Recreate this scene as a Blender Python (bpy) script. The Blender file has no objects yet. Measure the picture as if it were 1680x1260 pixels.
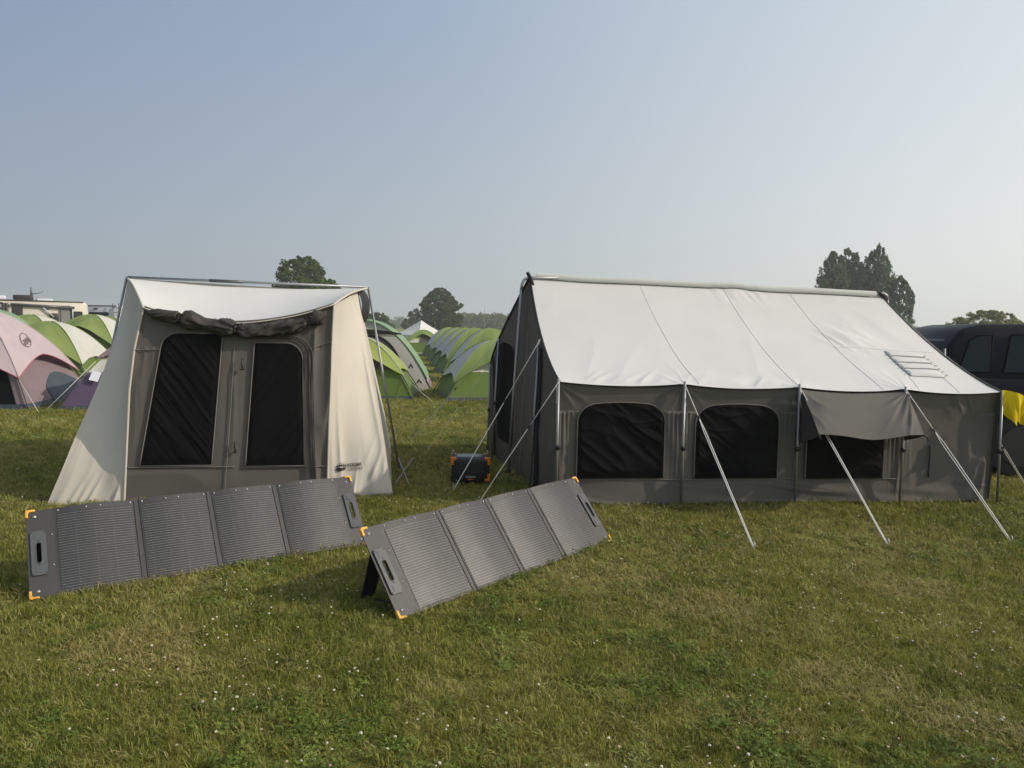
import bpy, bmesh, math, random
import numpy as np
from mathutils import Vector, Matrix

random.seed(7)
RNG = np.random.default_rng(11)
scene = bpy.context.scene
COL = scene.collection

# ------------------------------------------------------------------ camera
cam_d = bpy.data.cameras.new('camera')
cam_d.sensor_width = 36.0
cam_d.lens = 1200.0 / 1680.0 * 36.0
cam_d.clip_start = 0.05
cam_d.clip_end = 4000
cam = bpy.data.objects.new('camera', cam_d)
COL.objects.link(cam)
cam.matrix_world = (Matrix.Translation((0, 0, 1.65)) @
                    Matrix.Rotation(math.radians(90 - 4.38), 4, 'X') @
                    Matrix.Rotation(math.radians(0.9), 4, 'Z'))
scene.camera = cam

# ------------------------------------------------------------------ light
SUN_EL, SUN_AZ = math.radians(31), math.radians(98)      # azimuth clockwise from +Y
sun_dir = Vector((math.sin(SUN_AZ) * math.cos(SUN_EL), math.cos(SUN_AZ) * math.cos(SUN_EL), math.sin(SUN_EL)))
world = bpy.data.worlds.new('World')
scene.world = world
world.use_nodes = True
wn = world.node_tree
wn.nodes.clear()
sky = wn.nodes.new('ShaderNodeTexSky')
sky.sky_type = 'NISHITA'
sky.sun_disc = False
sky.sun_elevation = SUN_EL
sky.sun_rotation = SUN_AZ
sky.altitude = 200
sky.air_density = 1.0
sky.dust_density = 3.5
sky.ozone_density = 1.6
bg = wn.nodes.new('ShaderNodeBackground')
bg.inputs['Strength'].default_value = 0.10
wout = wn.nodes.new('ShaderNodeOutputWorld')
# smoky summer haze over the clear sky: whiter towards the sun, bluer away from it and overhead
def wnode(t, **kw):
    n = wn.nodes.new(t)
    for k, v in kw.items(): setattr(n, k, v)
    return n
tcw = wnode('ShaderNodeTexCoord')
dot = wnode('ShaderNodeVectorMath', operation='DOT_PRODUCT'); dot.inputs[1].default_value = sun_dir[:]
wn.links.new(tcw.outputs['Generated'], dot.inputs[0])
mr = wnode('ShaderNodeMapRange'); mr.inputs[1].default_value = -1.0; mr.inputs[2].default_value = 1.0
wn.links.new(dot.outputs['Value'], mr.inputs[0])
def ramp(stops):
    r = wnode('ShaderNodeValToRGB'); e = r.color_ramp.elements
    e[0].position, e[0].color = stops[0][0], (*stops[0][1], 1)
    e[1].position, e[1].color = stops[-1][0], (*stops[-1][1], 1)
    for p, c in stops[1:-1]:
        q = e.new(p); q.color = (*c, 1)
    wn.links.new(mr.outputs[0], r.inputs[0]); return r
SKY_LOW = ramp([(0.0, (.27, .32, .39)), (.22, (.31, .36, .42)), (.45, (.49, .535, .56)), (.70, (.80, .81, .79)), (.85, (.98, .95, .88)), (1.0, (1.0, .97, .9))])
SKY_HIGH = ramp([(0.0, (.17, .24, .40)), (.28, (.20, .275, .44)), (.50, (.325, .42, .56)), (.75, (.62, .70, .76)), (1.0, (.95, .95, .92))])
sx = wnode('ShaderNodeSeparateXYZ'); wn.links.new(tcw.outputs['Generated'], sx.inputs[0])
el = wnode('ShaderNodeMapRange'); el.interpolation_type = 'SMOOTHSTEP'
el.inputs[1].default_value = 0.0; el.inputs[2].default_value = 0.52
wn.links.new(sx.outputs[2], el.inputs[0])
hzm = wnode('ShaderNodeMix', data_type='RGBA')
wn.links.new(el.outputs[0], hzm.inputs[0]); wn.links.new(SKY_LOW.outputs[0], hzm.inputs[6]); wn.links.new(SKY_HIGH.outputs[0], hzm.inputs[7])
sc10 = wnode('ShaderNodeVectorMath', operation='SCALE'); sc10.inputs['Scale'].default_value = 10.0
wn.links.new(hzm.outputs[2], sc10.inputs[0])
skm = wnode('ShaderNodeMix', data_type='RGBA'); skm.inputs[0].default_value = 0.82
wn.links.new(sky.outputs[0], skm.inputs[6]); wn.links.new(sc10.outputs[0], skm.inputs[7])
wn.links.new(skm.outputs[2], bg.inputs['Color'])
wn.links.new(bg.outputs[0], wout.inputs['Surface'])

sun_l = bpy.data.lights.new('sun', 'SUN')
sun_l.energy = 3.1
sun_l.angle = math.radians(0.9)
sun_l.color = (1.0, 0.89, 0.74)
sun = bpy.data.objects.new('sun', sun_l)
COL.objects.link(sun)
sun.rotation_euler = (-sun_dir).to_track_quat('-Z', 'Y').to_euler()
sun.location = (20, -3, 15)

scene.view_settings.view_transform = 'Standard'
scene.view_settings.look = 'None'
scene.view_settings.exposure = 0.12
scene.view_settings.gamma = 1.0
scene.view_settings.use_curve_mapping = False
scene.cycles.max_bounces = 6
scene.cycles.volume_bounces = 1
scene.cycles.transparent_max_bounces = 6
scene.cycles.use_denoising = True

# ------------------------------------------------------------------ numeric helpers
def _h(ix, iy, seed):
    v = np.sin(ix * 127.1 + iy * 311.7 + seed * 74.7) * 43758.5453
    return v - np.floor(v)

def vnoise(x, y, seed=0):
    x = np.asarray(x, float); y = np.asarray(y, float)
    ix, iy = np.floor(x), np.floor(y)
    fx, fy = x - ix, y - iy
    fx = fx * fx * (3 - 2 * fx); fy = fy * fy * (3 - 2 * fy)
    a = _h(ix, iy, seed); b = _h(ix + 1, iy, seed)
    c = _h(ix, iy + 1, seed); d = _h(ix + 1, iy + 1, seed)
    return (a * (1 - fx) + b * fx) * (1 - fy) + (c * (1 - fx) + d * fx) * fy

def ridges(a, b, freq, seed=0, aspect=5.0, sharp=2.5):
    """folds running along b, spaced along a; 0..1"""
    w = vnoise(a * freq * 0.6, b * freq * 1.4 / aspect, seed + 7)
    n = vnoise(a * freq + 0.9 * w, b * freq / aspect, seed)
    return (1 - np.abs(2 * n - 1)) ** sharp

def sstep(a, b, x):
    t = np.clip((np.asarray(x, float) - a) / (b - a), 0, 1)
    return t * t * (3 - 2 * t)

def V3(x):
    return np.array(x, float)

def join(*ms):
    vs, fs, o = [], [], 0
    for v, f in ms:
        v = np.asarray(v, float).reshape(-1, 3)
        vs.append(v); fs += [tuple(i + o for i in q) for q in f]; o += len(v)
    return np.vstack(vs), fs

def grid(fn, nu, nv):
    """fn(u, v) with arrays 0..1 -> (n,3)"""
    u, v = np.meshgrid(np.linspace(0, 1, nu), np.linspace(0, 1, nv))
    P = np.asarray(fn(u.ravel(), v.ravel()), float)
    F = []
    for j in range(nv - 1):
        for i in range(nu - 1):
            a = j * nu + i
            F.append((a, a + 1, a + nu + 1, a + nu))
    return P, F

def tube(pts, r, n=8, caps=True):
    pts = np.asarray(pts, float)
    m = len(pts)
    r = np.full(m, r) if np.isscalar(r) else np.asarray(r, float)
    T = np.gradient(pts, axis=0)
    T /= np.linalg.norm(T, axis=1)[:, None] + 1e-12
    up = np.array([0, 0, 1.0])
    if abs(T[0] @ up) > 0.9: up = np.array([1.0, 0, 0])
    a = np.cross(T[0], up); a /= np.linalg.norm(a)
    V, F = [], []
    ang = np.linspace(0, 2 * math.pi, n, endpoint=False)
    for i in range(m):
        a = a - (a @ T[i]) * T[i]; a /= np.linalg.norm(a)
        b = np.cross(T[i], a)
        V.append(pts[i] + r[i] * (np.cos(ang)[:, None] * a + np.sin(ang)[:, None] * b))
    V = np.vstack(V)
    for i in range(m - 1):
        for k in range(n):
            k2 = (k + 1) % n
            F.append((i * n + k, i * n + k2, (i + 1) * n + k2, (i + 1) * n + k))
    if caps:
        F.append(tuple(range(n))[::-1]); F.append(tuple((m - 1) * n + k for k in range(n)))
    return V, F

def line(a, b, n=2):
    return np.linspace(V3(a), V3(b), n)

def rbox(c, s, b=0.0, seg=2, rot=None):
    bm = bmesh.new()
    bmesh.ops.create_cube(bm, size=1.0)
    for v in bm.verts: v.co = Vector((v.co.x * s[0], v.co.y * s[1], v.co.z * s[2]))
    if b > 0:
        bmesh.ops.bevel(bm, geom=list(bm.edges), offset=b, segments=seg, profile=0.5, affect='EDGES')
    M = Matrix.Translation(c) @ (rot if rot is not None else Matrix.Identity(4))
    bm.transform(M)
    V = np.array([v.co[:] for v in bm.verts]); bm.verts.index_update()
    F = [tuple(v.index for v in f.verts) for f in bm.faces]
    bm.free()
    return V, F

def prism(poly, z0, z1, b=0.0, holes=None, map3=None):
    """poly list of (x,y); extruded z0..z1; optional hole polygon of the same point count"""
    V, F = [], []
    n = len(poly)
    if holes is None:
        bm = bmesh.new()
        f = bm.faces.new([bm.verts.new((x, y, z0)) for x, y in poly])
        r = bmesh.ops.extrude_face_region(bm, geom=[f])
        bmesh.ops.translate(bm, vec=(0, 0, z1 - z0), verts=[g for g in r['geom'] if isinstance(g, bmesh.types.BMVert)])
        if b > 0:
            bmesh.ops.bevel(bm, geom=list(bm.edges), offset=b, segments=2, profile=0.5, affect='EDGES')
        bmesh.ops.recalc_face_normals(bm, faces=list(bm.faces))
        bm.verts.index_update()
        V = np.array([v.co[:] for v in bm.verts]); F = [tuple(v.index for v in f.verts) for f in bm.faces]
        bm.free()
    else:
        for z in (z0, z1):
            for L in (poly, holes):
                V += [(x, y, z) for x, y in L]
        o, h, O, Hh = 0, n, 2 * n, 3 * n
        for i in range(n):
            j = (i + 1) % n
            F += [(O + i, O + j, Hh + j, Hh + i), (o + j, o + i, h + i, h + j), (o + i, o + j, O + j, O + i), (h + j, h + i, Hh + i, Hh + j)]
        V = np.array(V, float)
    if map3 is not None:
        V = np.array([map3(*v) for v in V])
    return V, F

def rrect(w, h, r, cx=0, cy=0, n=6):
    out = []
    for sx, sy, a0 in ((1, -1, -90), (1, 1, 0), (-1, 1, 90), (-1, -1, 180)):
        for k in range(n + 1):
            a = math.radians(a0 + 90 * k / n)
            out.append((cx + sx * (w / 2 - r) + r * math.cos(a), cy + sy * (h / 2 - r) + r * math.sin(a)))
    return out

# ------------------------------------------------------------------ objects
def empty(name, loc, label=None, cat=None, group=None, rotz=0.0, mat=None):
    o = bpy.data.objects.new(name, None)
    o.empty_display_size = 0.2
    COL.objects.link(o)
    if mat is not None: o.matrix_world = mat
    else:
        o.location = loc; o.rotation_euler = (0, 0, rotz)
    if label: o['label'] = label
    if cat: o['category'] = cat
    if group: o['group'] = group
    return o

def root_of(o):
    while o.parent is not None: o = o.parent
    return o

def mesh(name, VF, mats, parent=None, smooth=True, world=True, label=None, kind=None, mi=None, auto=None, cat=None):
    V, F = VF
    V = np.asarray(V, float).reshape(-1, 3)
    if parent is not None and world:
        r = root_of(parent)
        if r.type == 'EMPTY':
            Mi = np.array((Matrix.Translation(r.location) @ r.rotation_euler.to_matrix().to_4x4()).inverted())
            V = V @ Mi[:3, :3].T + Mi[:3, 3]
    me = bpy.data.meshes.new(name)
    me.from_pydata([tuple(v) for v in V], [], F)
    if not isinstance(mats, (list, tuple)): mats = [mats]
    for m in mats: me.materials.append(m)
    if mi is not None: me.polygons.foreach_set('material_index', np.asarray(mi, np.int32))
    me.polygons.foreach_set('use_smooth', [smooth] * len(me.polygons))
    me.update()
    if auto is not None: me.set_sharp_from_angle(angle=math.radians(auto))
    o = bpy.data.objects.new(name, me)
    COL.objects.link(o)
    if parent is not None: o.parent = parent
    if label: o['label'] = label
    if kind: o['kind'] = kind
    if cat: o['category'] = cat
    return o

def pieces(name, VFs, mats, parent=None, **kw):
    return [mesh(name, vf, mats, parent, **kw) for vf in VFs]

def copy_tree(o, parent=None):
    c = o.copy(); COL.objects.link(c)
    c.parent = parent
    for ch in o.children: copy_tree(ch, c)
    return c

# ------------------------------------------------------------------ materials
def new_mat(name):
    m = bpy.data.materials.new(name); m.use_nodes = True
    nt = m.node_tree; nt.nodes.clear()
    out = nt.nodes.new('ShaderNodeOutputMaterial')
    return m, nt, out

def N(nt, t, **kw):
    n = nt.nodes.new(t)
    for k, v in kw.items():
        if k in n.inputs: n.inputs[k].default_value = v
        else: setattr(n, k, v)
    return n

def simple(name, col, rough=0.6, metal=0.0, var=0.0, vscale=6.0, spec=0.5, bump=0.0, bscale=80.0, emit=None, coat=0.0):
    m, nt, out = new_mat(name)
    p = N(nt, 'ShaderNodeBsdfPrincipled')
    p.inputs['Base Color'].default_value = (*col, 1); p.inputs['Roughness'].default_value = rough
    p.inputs['Metallic'].default_value = metal; p.inputs['Specular IOR Level'].default_value = spec
    p.inputs['Coat Weight'].default_value = coat
    tc = N(nt, 'ShaderNodeTexCoord')
    if var > 0:
        n = N(nt, 'ShaderNodeTexNoise', Scale=vscale, Detail=4.0)
        r = N(nt, 'ShaderNodeMapRange'); r.inputs[3].default_value = 1 - var; r.inputs[4].default_value = 1 + var
        mx = N(nt, 'ShaderNodeMix'); mx.data_type = 'RGBA'; mx.blend_type = 'MULTIPLY'; mx.inputs[0].default_value = 1
        mx.inputs[6].default_value = (*col, 1)
        nt.links.new(tc.outputs['Object'], n.inputs['Vector']); nt.links.new(n.outputs[0], r.inputs[0])
        nt.links.new(r.outputs[0], mx.inputs[7]); nt.links.new(mx.outputs[2], p.inputs['Base Color'])
    if bump > 0:
        n = N(nt, 'ShaderNodeTexNoise', Scale=bscale, Detail=3.0)
        b = N(nt, 'ShaderNodeBump', Strength=bump, Distance=0.004)
        nt.links.new(tc.outputs['Object'], n.inputs['Vector']); nt.links.new(n.outputs[0], b.inputs['Height'])
        nt.links.new(b.outputs[0], p.inputs['Normal'])
    nt.links.new(p.outputs[0], out.inputs[0])
    return m

def cloth(name, col, trans=0.0, rough=0.8, var=0.07, crumple=0.25, spec=0.25, dirt=0.0):
    m, nt, out = new_mat(name)
    tc = N(nt, 'ShaderNodeTexCoord')
    big = N(nt, 'ShaderNodeTexNoise', Scale=2.2, Detail=5.0)
    nt.links.new(tc.outputs['Object'], big.inputs['Vector'])
    r = N(nt, 'ShaderNodeMapRange'); r.inputs[1].default_value = .3; r.inputs[2].default_value = .7
    r.inputs[3].default_value = 1 - var; r.inputs[4].default_value = 1 + var
    nt.links.new(big.outputs[0], r.inputs[0])
    mx = N(nt, 'ShaderNodeMix'); mx.data_type = 'RGBA'; mx.blend_type = 'MULTIPLY'; mx.inputs[0].default_value = 1
    mx.inputs[6].default_value = (*col, 1)
    nt.links.new(r.outputs[0], mx.inputs[7])
    mid = N(nt, 'ShaderNodeTexNoise', Scale=9.0, Detail=4.0, Distortion=0.6)
    fine = N(nt, 'ShaderNodeTexNoise', Scale=420.0, Detail=2.0)
    nt.links.new(tc.outputs['Object'], mid.inputs['Vector']); nt.links.new(tc.outputs['Object'], fine.inputs['Vector'])
    b1 = N(nt, 'ShaderNodeBump', Strength=crumple, Distance=0.006); nt.links.new(mid.outputs[0], b1.inputs['Height'])
    b2 = N(nt, 'ShaderNodeBump', Strength=0.12, Distance=0.002); nt.links.new(fine.outputs[0], b2.inputs['Height'])
    nt.links.new(b1.outputs[0], b2.inputs['Normal'])
    p = N(nt, 'ShaderNodeBsdfPrincipled')
    p.inputs['Roughness'].default_value = rough; p.inputs['Specular IOR Level'].default_value = spec
    nt.links.new(mx.outputs[2], p.inputs['Base Color']); nt.links.new(b2.outputs[0], p.inputs['Normal'])
    last = p
    if trans > 0:
        t = N(nt, 'ShaderNodeBsdfTranslucent'); nt.links.new(mx.outputs[2], t.inputs['Color'])
        nt.links.new(b2.outputs[0], t.inputs['Normal'])
        s = N(nt, 'ShaderNodeMixShader'); s.inputs[0].default_value = trans
        nt.links.new(p.outputs[0], s.inputs[1]); nt.links.new(t.outputs[0], s.inputs[2]); last = s
    nt.links.new(last.outputs[0], out.inputs[0])
    return m

M = {}
M['white_canvas'] = cloth('white_canvas', (.66, .655, .64), trans=.12, var=.03, crumple=.18)
M['ridge_canvas'] = cloth('ridge_canvas', (.50, .51, .48), var=.03)  # greyer than the roof: shade on the cap's front face put into the colour
M['cream_canvas'] = cloth('cream_canvas', (.57, .53, .465), trans=.12, var=.04, crumple=.2)
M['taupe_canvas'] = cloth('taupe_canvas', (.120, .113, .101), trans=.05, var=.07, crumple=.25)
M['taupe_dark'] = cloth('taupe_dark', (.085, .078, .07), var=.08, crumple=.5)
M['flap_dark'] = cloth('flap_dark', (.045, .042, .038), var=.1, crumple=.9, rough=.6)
M['mesh_fabric'] = cloth('mesh_fabric', (.005, .005, .006), rough=.85, var=.25, crumple=.3, spec=.12)
M['dark_trim'] = cloth('dark_trim', (.02, .02, .022), rough=.6, crumple=.1)
M['seam'] = simple('seam_thread', (.30, .29, .27), .8)
M['roof_seam'] = simple('roof_seam', (.70, .69, .67), .8)
M['lace_cord'] = simple('lace_cord', (.34, .34, .33), .8)
M['taupe_seam'] = simple('taupe_seam', (.165, .155, .138), .8)
M['pole_steel'] = simple('pole_steel', (.30, .31, .32), .5, metal=.75, var=.1, vscale=20)
M['pole_dark'] = simple('pole_dark', (.03, .03, .032), .5)
M['rope'] = simple('rope', (.66, .65, .61), .8, var=.12, vscale=60)
M['black_plastic'] = simple('black_plastic', (.012, .012, .013), .45, bump=.15, bscale=300)
M['grey_plastic'] = simple('grey_plastic', (.07, .075, .08), .32, bump=.1, bscale=250)
M['panel_fabric'] = simple('panel_fabric', (.028, .028, .030), .38, var=.12, vscale=30, bump=.35, bscale=500)
M['orange_plastic'] = simple('orange_plastic', (.72, .34, .035), .45)
M['power_orange'] = simple('power_orange', (.62, .17, .015), .45)
M['eyelet'] = simple('eyelet_metal', (.6, .6, .6), .3, metal=.9)
M['print_black'] = simple('print_black', (.015, .014, .013), .7)
M['print_white'] = simple('print_white', (.5, .5, .5), .6)
M['print_orange'] = simple('print_orange', (.6, .13, .02), .6)
M['yellow_cloth'] = cloth('yellow_cloth', (.75, .56, .01), trans=.25, var=.05)
M['nylon_green'] = cloth('nylon_green', (.275, .355, .105), trans=.35, var=.05, rough=.55, spec=.4)
M['nylon_lime'] = cloth('nylon_lime', (.36, .44, .11), trans=.3, var=.05, rough=.55, spec=.4)
M['nylon_dark_green'] = cloth('nylon_dark_green', (.115, .175, .035), trans=.15, var=.08, rough=.6)
M['nylon_mint'] = cloth('nylon_mint', (.24, .39, .22), trans=.25, var=.05, rough=.55, spec=.4)
M['nylon_grey'] = cloth('nylon_grey', (.72, .71, .68), trans=.4, var=.05, rough=.55, spec=.4)
M['nylon_white'] = cloth('nylon_white', (.60, .60, .55), trans=.2, var=.05, rough=.6)
M['nylon_pink'] = cloth('nylon_pink', (.53, .435, .46), trans=.2, var=.05, rough=.6)
M['nylon_mauve'] = cloth('nylon_mauve', (.22, .17, .185), trans=.1, var=.1, rough=.7)
M['nylon_purple'] = cloth('nylon_purple', (.10, .075, .13), trans=.1, var=.1, rough=.6)
M['nylon_navy'] = cloth('nylon_navy', (.04, .045, .065), trans=.05, var=.1)
M['nylon_stone'] = cloth('nylon_stone', (.52, .50, .46), trans=.3, var=.05)
M['tent_mesh'] = cloth('tent_mesh', (.085, .08, .072), var=.12)
M['floor_tarp'] = cloth('floor_tarp', (.05, .065, .08), var=.1, rough=.5)
M['red_binding'] = simple('red_binding', (.38, .12, .15), .7)
M['rv_beige'] = simple('rv_beige', (.56, .52, .45), .4, var=.04)
M['rv_grey'] = simple('rv_grey', (.19, .195, .2), .4, var=.05)
M['rv_white'] = simple('rv_white', (.48, .51, .56), .4, var=.04)
M['dark_glass'] = simple('dark_glass', (.008, .01, .013), .08, spec=.8)
M['car_navy'] = simple('car_navy', (.003, .004, .009), .5, spec=.14, coat=.04)
M['car_black'] = simple('car_black', (.008, .009, .012), .35, spec=.3, coat=.15)
M['car_silver'] = simple('car_silver', (.45, .46, .47), .35, metal=.3, coat=.4)
M['tint_glass'] = simple('tint_glass', (.005, .011, .015), .08, spec=.2)
M['window_rubber'] = simple('window_rubber', (.004, .004, .005), .8, spec=.1)
M['car_rim'] = simple('car_rim', (.05, .05, .055), .4, metal=.5)
M['chrome'] = simple('chrome', (.5, .52, .56), .2, metal=1)
M['tyre'] = simple('tyre', (.012, .012, .012), .8)
M['flag_red'] = simple('flag_red', (.45, .16, .16), .8)
M['paper'] = simple('paper_white', (.62, .64, .70), .7)
M['lamp_glass'] = simple('lamp_lens', (.3, .02, .02), .2)

def solar_mat():
    m, nt, out = new_mat('solar_cells')
    tc = N(nt, 'ShaderNodeTexCoord'); sp = N(nt, 'ShaderNodeSeparateXYZ')
    nt.links.new(tc.outputs['Object'], sp.inputs[0])
    def stripe(sock, period, width, soft):
        a = N(nt, 'ShaderNodeMath', operation='MULTIPLY'); a.inputs[1].default_value = 1 / period
        nt.links.new(sock, a.inputs[0])
        f = N(nt, 'ShaderNodeMath', operation='FRACT'); nt.links.new(a.outputs[0], f.inputs[0])
        s = N(nt, 'ShaderNodeMath', operation='SUBTRACT'); s.inputs[1].default_value = .5; nt.links.new(f.outputs[0], s.inputs[0])
        ab = N(nt, 'ShaderNodeMath', operation='ABSOLUTE'); nt.links.new(s.outputs[0], ab.inputs[0])
        r = N(nt, 'ShaderNodeMapRange'); r.interpolation_type = 'SMOOTHSTEP'
        r.inputs[1].default_value = width; r.inputs[2].default_value = width + soft
        r.inputs[3].default_value = 1; r.inputs[4].default_value = 0
        nt.links.new(ab.outputs[0], r.inputs[0]); return r.outputs[0]
    row = stripe(sp.outputs[1], .0172, .06, .05)
    colm = stripe(sp.outputs[0], .0078, .30, .12)
    cell = stripe(sp.outputs[0], .1045, .012, .008)
    no = N(nt, 'ShaderNodeTexNoise', Scale=40.0, Detail=3.0); nt.links.new(tc.outputs['Object'], no.inputs['Vector'])
    big = N(nt, 'ShaderNodeTexNoise', Scale=3.0, Detail=3.0); nt.links.new(tc.outputs['Object'], big.inputs['Vector'])
    cm_ = N(nt, 'ShaderNodeMapRange'); cm_.inputs[3].default_value = .62; nt.links.new(colm, cm_.inputs[0])
    k = N(nt, 'ShaderNodeMath', operation='MULTIPLY'); nt.links.new(row, k.inputs[0]); nt.links.new(cm_.outputs[0], k.inputs[1])
    k2 = N(nt, 'ShaderNodeMapRange'); k2.inputs[1].default_value = .25; k2.inputs[2].default_value = .7; k2.inputs[3].default_value = .6; k2.inputs[4].default_value = 1.0
    nt.links.new(no.outputs[0], k2.inputs[0])
    k3 = N(nt, 'ShaderNodeMath', operation='MULTIPLY'); nt.links.new(k.outputs[0], k3.inputs[0]); nt.links.new(k2.outputs[0], k3.inputs[1])
    mx = N(nt, 'ShaderNodeMix'); mx.data_type = 'RGBA'
    mx.inputs[6].default_value = (.022, .023, .026, 1); mx.inputs[7].default_value = (.17, .17, .165, 1)
    nt.links.new(k3.outputs[0], mx.inputs[0])
    mx2 = N(nt, 'ShaderNodeMix'); mx2.data_type = 'RGBA'; mx2.blend_type = 'ADD'
    mx2.inputs[7].default_value = (.022, .022, .022, 1)
    nt.links.new(cell, mx2.inputs[0]); nt.links.new(mx.outputs[2], mx2.inputs[6])
    p = N(nt, 'ShaderNodeBsdfPrincipled')
    p.inputs['Specular IOR Level'].default_value = .5
    rr = N(nt, 'ShaderNodeMapRange'); rr.inputs[3].default_value = .31; rr.inputs[4].default_value = .42
    nt.links.new(big.outputs[0], rr.inputs[0]); nt.links.new(rr.outputs[0], p.inputs['Roughness'])
    vor = N(nt, 'ShaderNodeTexNoise', Scale=600.0, Detail=1.0); nt.links.new(tc.outputs['Object'], vor.inputs['Vector'])
    bp = N(nt, 'ShaderNodeBump', Strength=.3, Distance=.002); nt.links.new(vor.outputs[0], bp.inputs['Height'])
    nt.links.new(mx2.outputs[2], p.inputs['Base Color']); nt.links.new(bp.outputs[0], p.inputs['Normal'])
    nt.links.new(p.outputs[0], out.inputs[0])
    return m
M['solar'] = solar_mat()

def grass_colour(nt, pos):
    """dry / green patchwork of the lawn, from world position"""
    n1 = N(nt, 'ShaderNodeTexNoise', Scale=0.55, Detail=5.0, Roughness=.62); nt.links.new(pos, n1.inputs['Vector'])
    n2 = N(nt, 'ShaderNodeTexNoise', Scale=4.2, Detail=5.0, Roughness=.68); nt.links.new(pos, n2.inputs['Vector'])
    ad = N(nt, 'ShaderNodeMath', operation='ADD'); nt.links.new(n1.outputs[0], ad.inputs[0])
    nt.links.new(n2.outputs[0], ad.inputs[1])
    r = N(nt, 'ShaderNodeMapRange'); r.inputs[1].default_value = .72; r.inputs[2].default_value = 1.28
    nt.links.new(ad.outputs[0], r.inputs[0])
    cr = N(nt, 'ShaderNodeValToRGB')
    e = cr.color_ramp.elements
    e[0].position = 0.05; e[0].color = (.135, .165, .032, 1)
    e[1].position = 1.0; e[1].color = (.39, .345, .13, 1)
    a = cr.color_ramp.elements.new(.36); a.color = (.192, .208, .036, 1)
    a = cr.color_ramp.elements.new(.66); a.color = (.262, .252, .058, 1)
    nt.links.new(r.outputs[0], cr.inputs[0])
    return cr.outputs[0]

def blade_mat(name, tint=(1, 1, 1), dry=0.0):
    m, nt, out = new_mat(name)
    geo = N(nt, 'ShaderNodeNewGeometry')
    c = grass_colour(nt, geo.outputs['Position'])
    at = N(nt, 'ShaderNodeAttribute'); at.attribute_name = 'rnd'
    oi = N(nt, 'ShaderNodeObjectInfo')
    s = N(nt, 'ShaderNodeMath', operation='ADD'); nt.links.new(at.outputs['Fac'], s.inputs[0]); nt.links.new(oi.outputs['Random'], s.inputs[1])
    r = N(nt, 'ShaderNodeMapRange'); r.inputs[2].default_value = 2.0; r.inputs[3].default_value = .22; r.inputs[4].default_value = 1.80
    nt.links.new(s.outputs[0], r.inputs[0])
    mx = N(nt, 'ShaderNodeMix'); mx.data_type = 'RGBA'; mx.blend_type = 'MULTIPLY'; mx.inputs[0].default_value = 1
    nt.links.new(c, mx.inputs[6]); nt.links.new(r.outputs[0], mx.inputs[7])
    # some straw blades in every tuft
    th = N(nt, 'ShaderNodeMath', operation='GREATER_THAN'); th.inputs[1].default_value = 1 - dry
    nt.links.new(at.outputs['Fac'], th.inputs[0])
    mx2 = N(nt, 'ShaderNodeMix'); mx2.data_type = 'RGBA'; mx2.inputs[7].default_value = (.36, .32, .15, 1)
    nt.links.new(th.outputs[0], mx2.inputs[0]); nt.links.new(mx.outputs[2], mx2.inputs[6])
    tn = N(nt, 'ShaderNodeMix'); tn.data_type = 'RGBA'; tn.blend_type = 'MULTIPLY'; tn.inputs[0].default_value = 1
    tn.inputs[7].default_value = (*tint, 1); nt.links.new(mx2.outputs[2], tn.inputs[6])
    d = N(nt, 'ShaderNodeBsdfPrincipled'); d.inputs['Roughness'].default_value = .6; d.inputs['Specular IOR Level'].default_value = .3
    t = N(nt, 'ShaderNodeBsdfTranslucent')
    nt.links.new(tn.outputs[2], d.inputs['Base Color']); nt.links.new(tn.outputs[2], t.inputs['Color'])
    ms = N(nt, 'ShaderNodeMixShader'); ms.inputs[0].default_value = .35
    nt.links.new(d.outputs[0], ms.inputs[1]); nt.links.new(t.outputs[0], ms.inputs[2]); nt.links.new(ms.outputs[0], out.inputs[0])
    return m
M['blade'] = blade_mat('grass_blade', dry=.12)
M['straw'] = blade_mat('straw_blade', tint=(1.05, 1.0, .82), dry=.55)
M['clover'] = blade_mat('clover_leaf', tint=(.66, .86, .80), dry=0.0)

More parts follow.
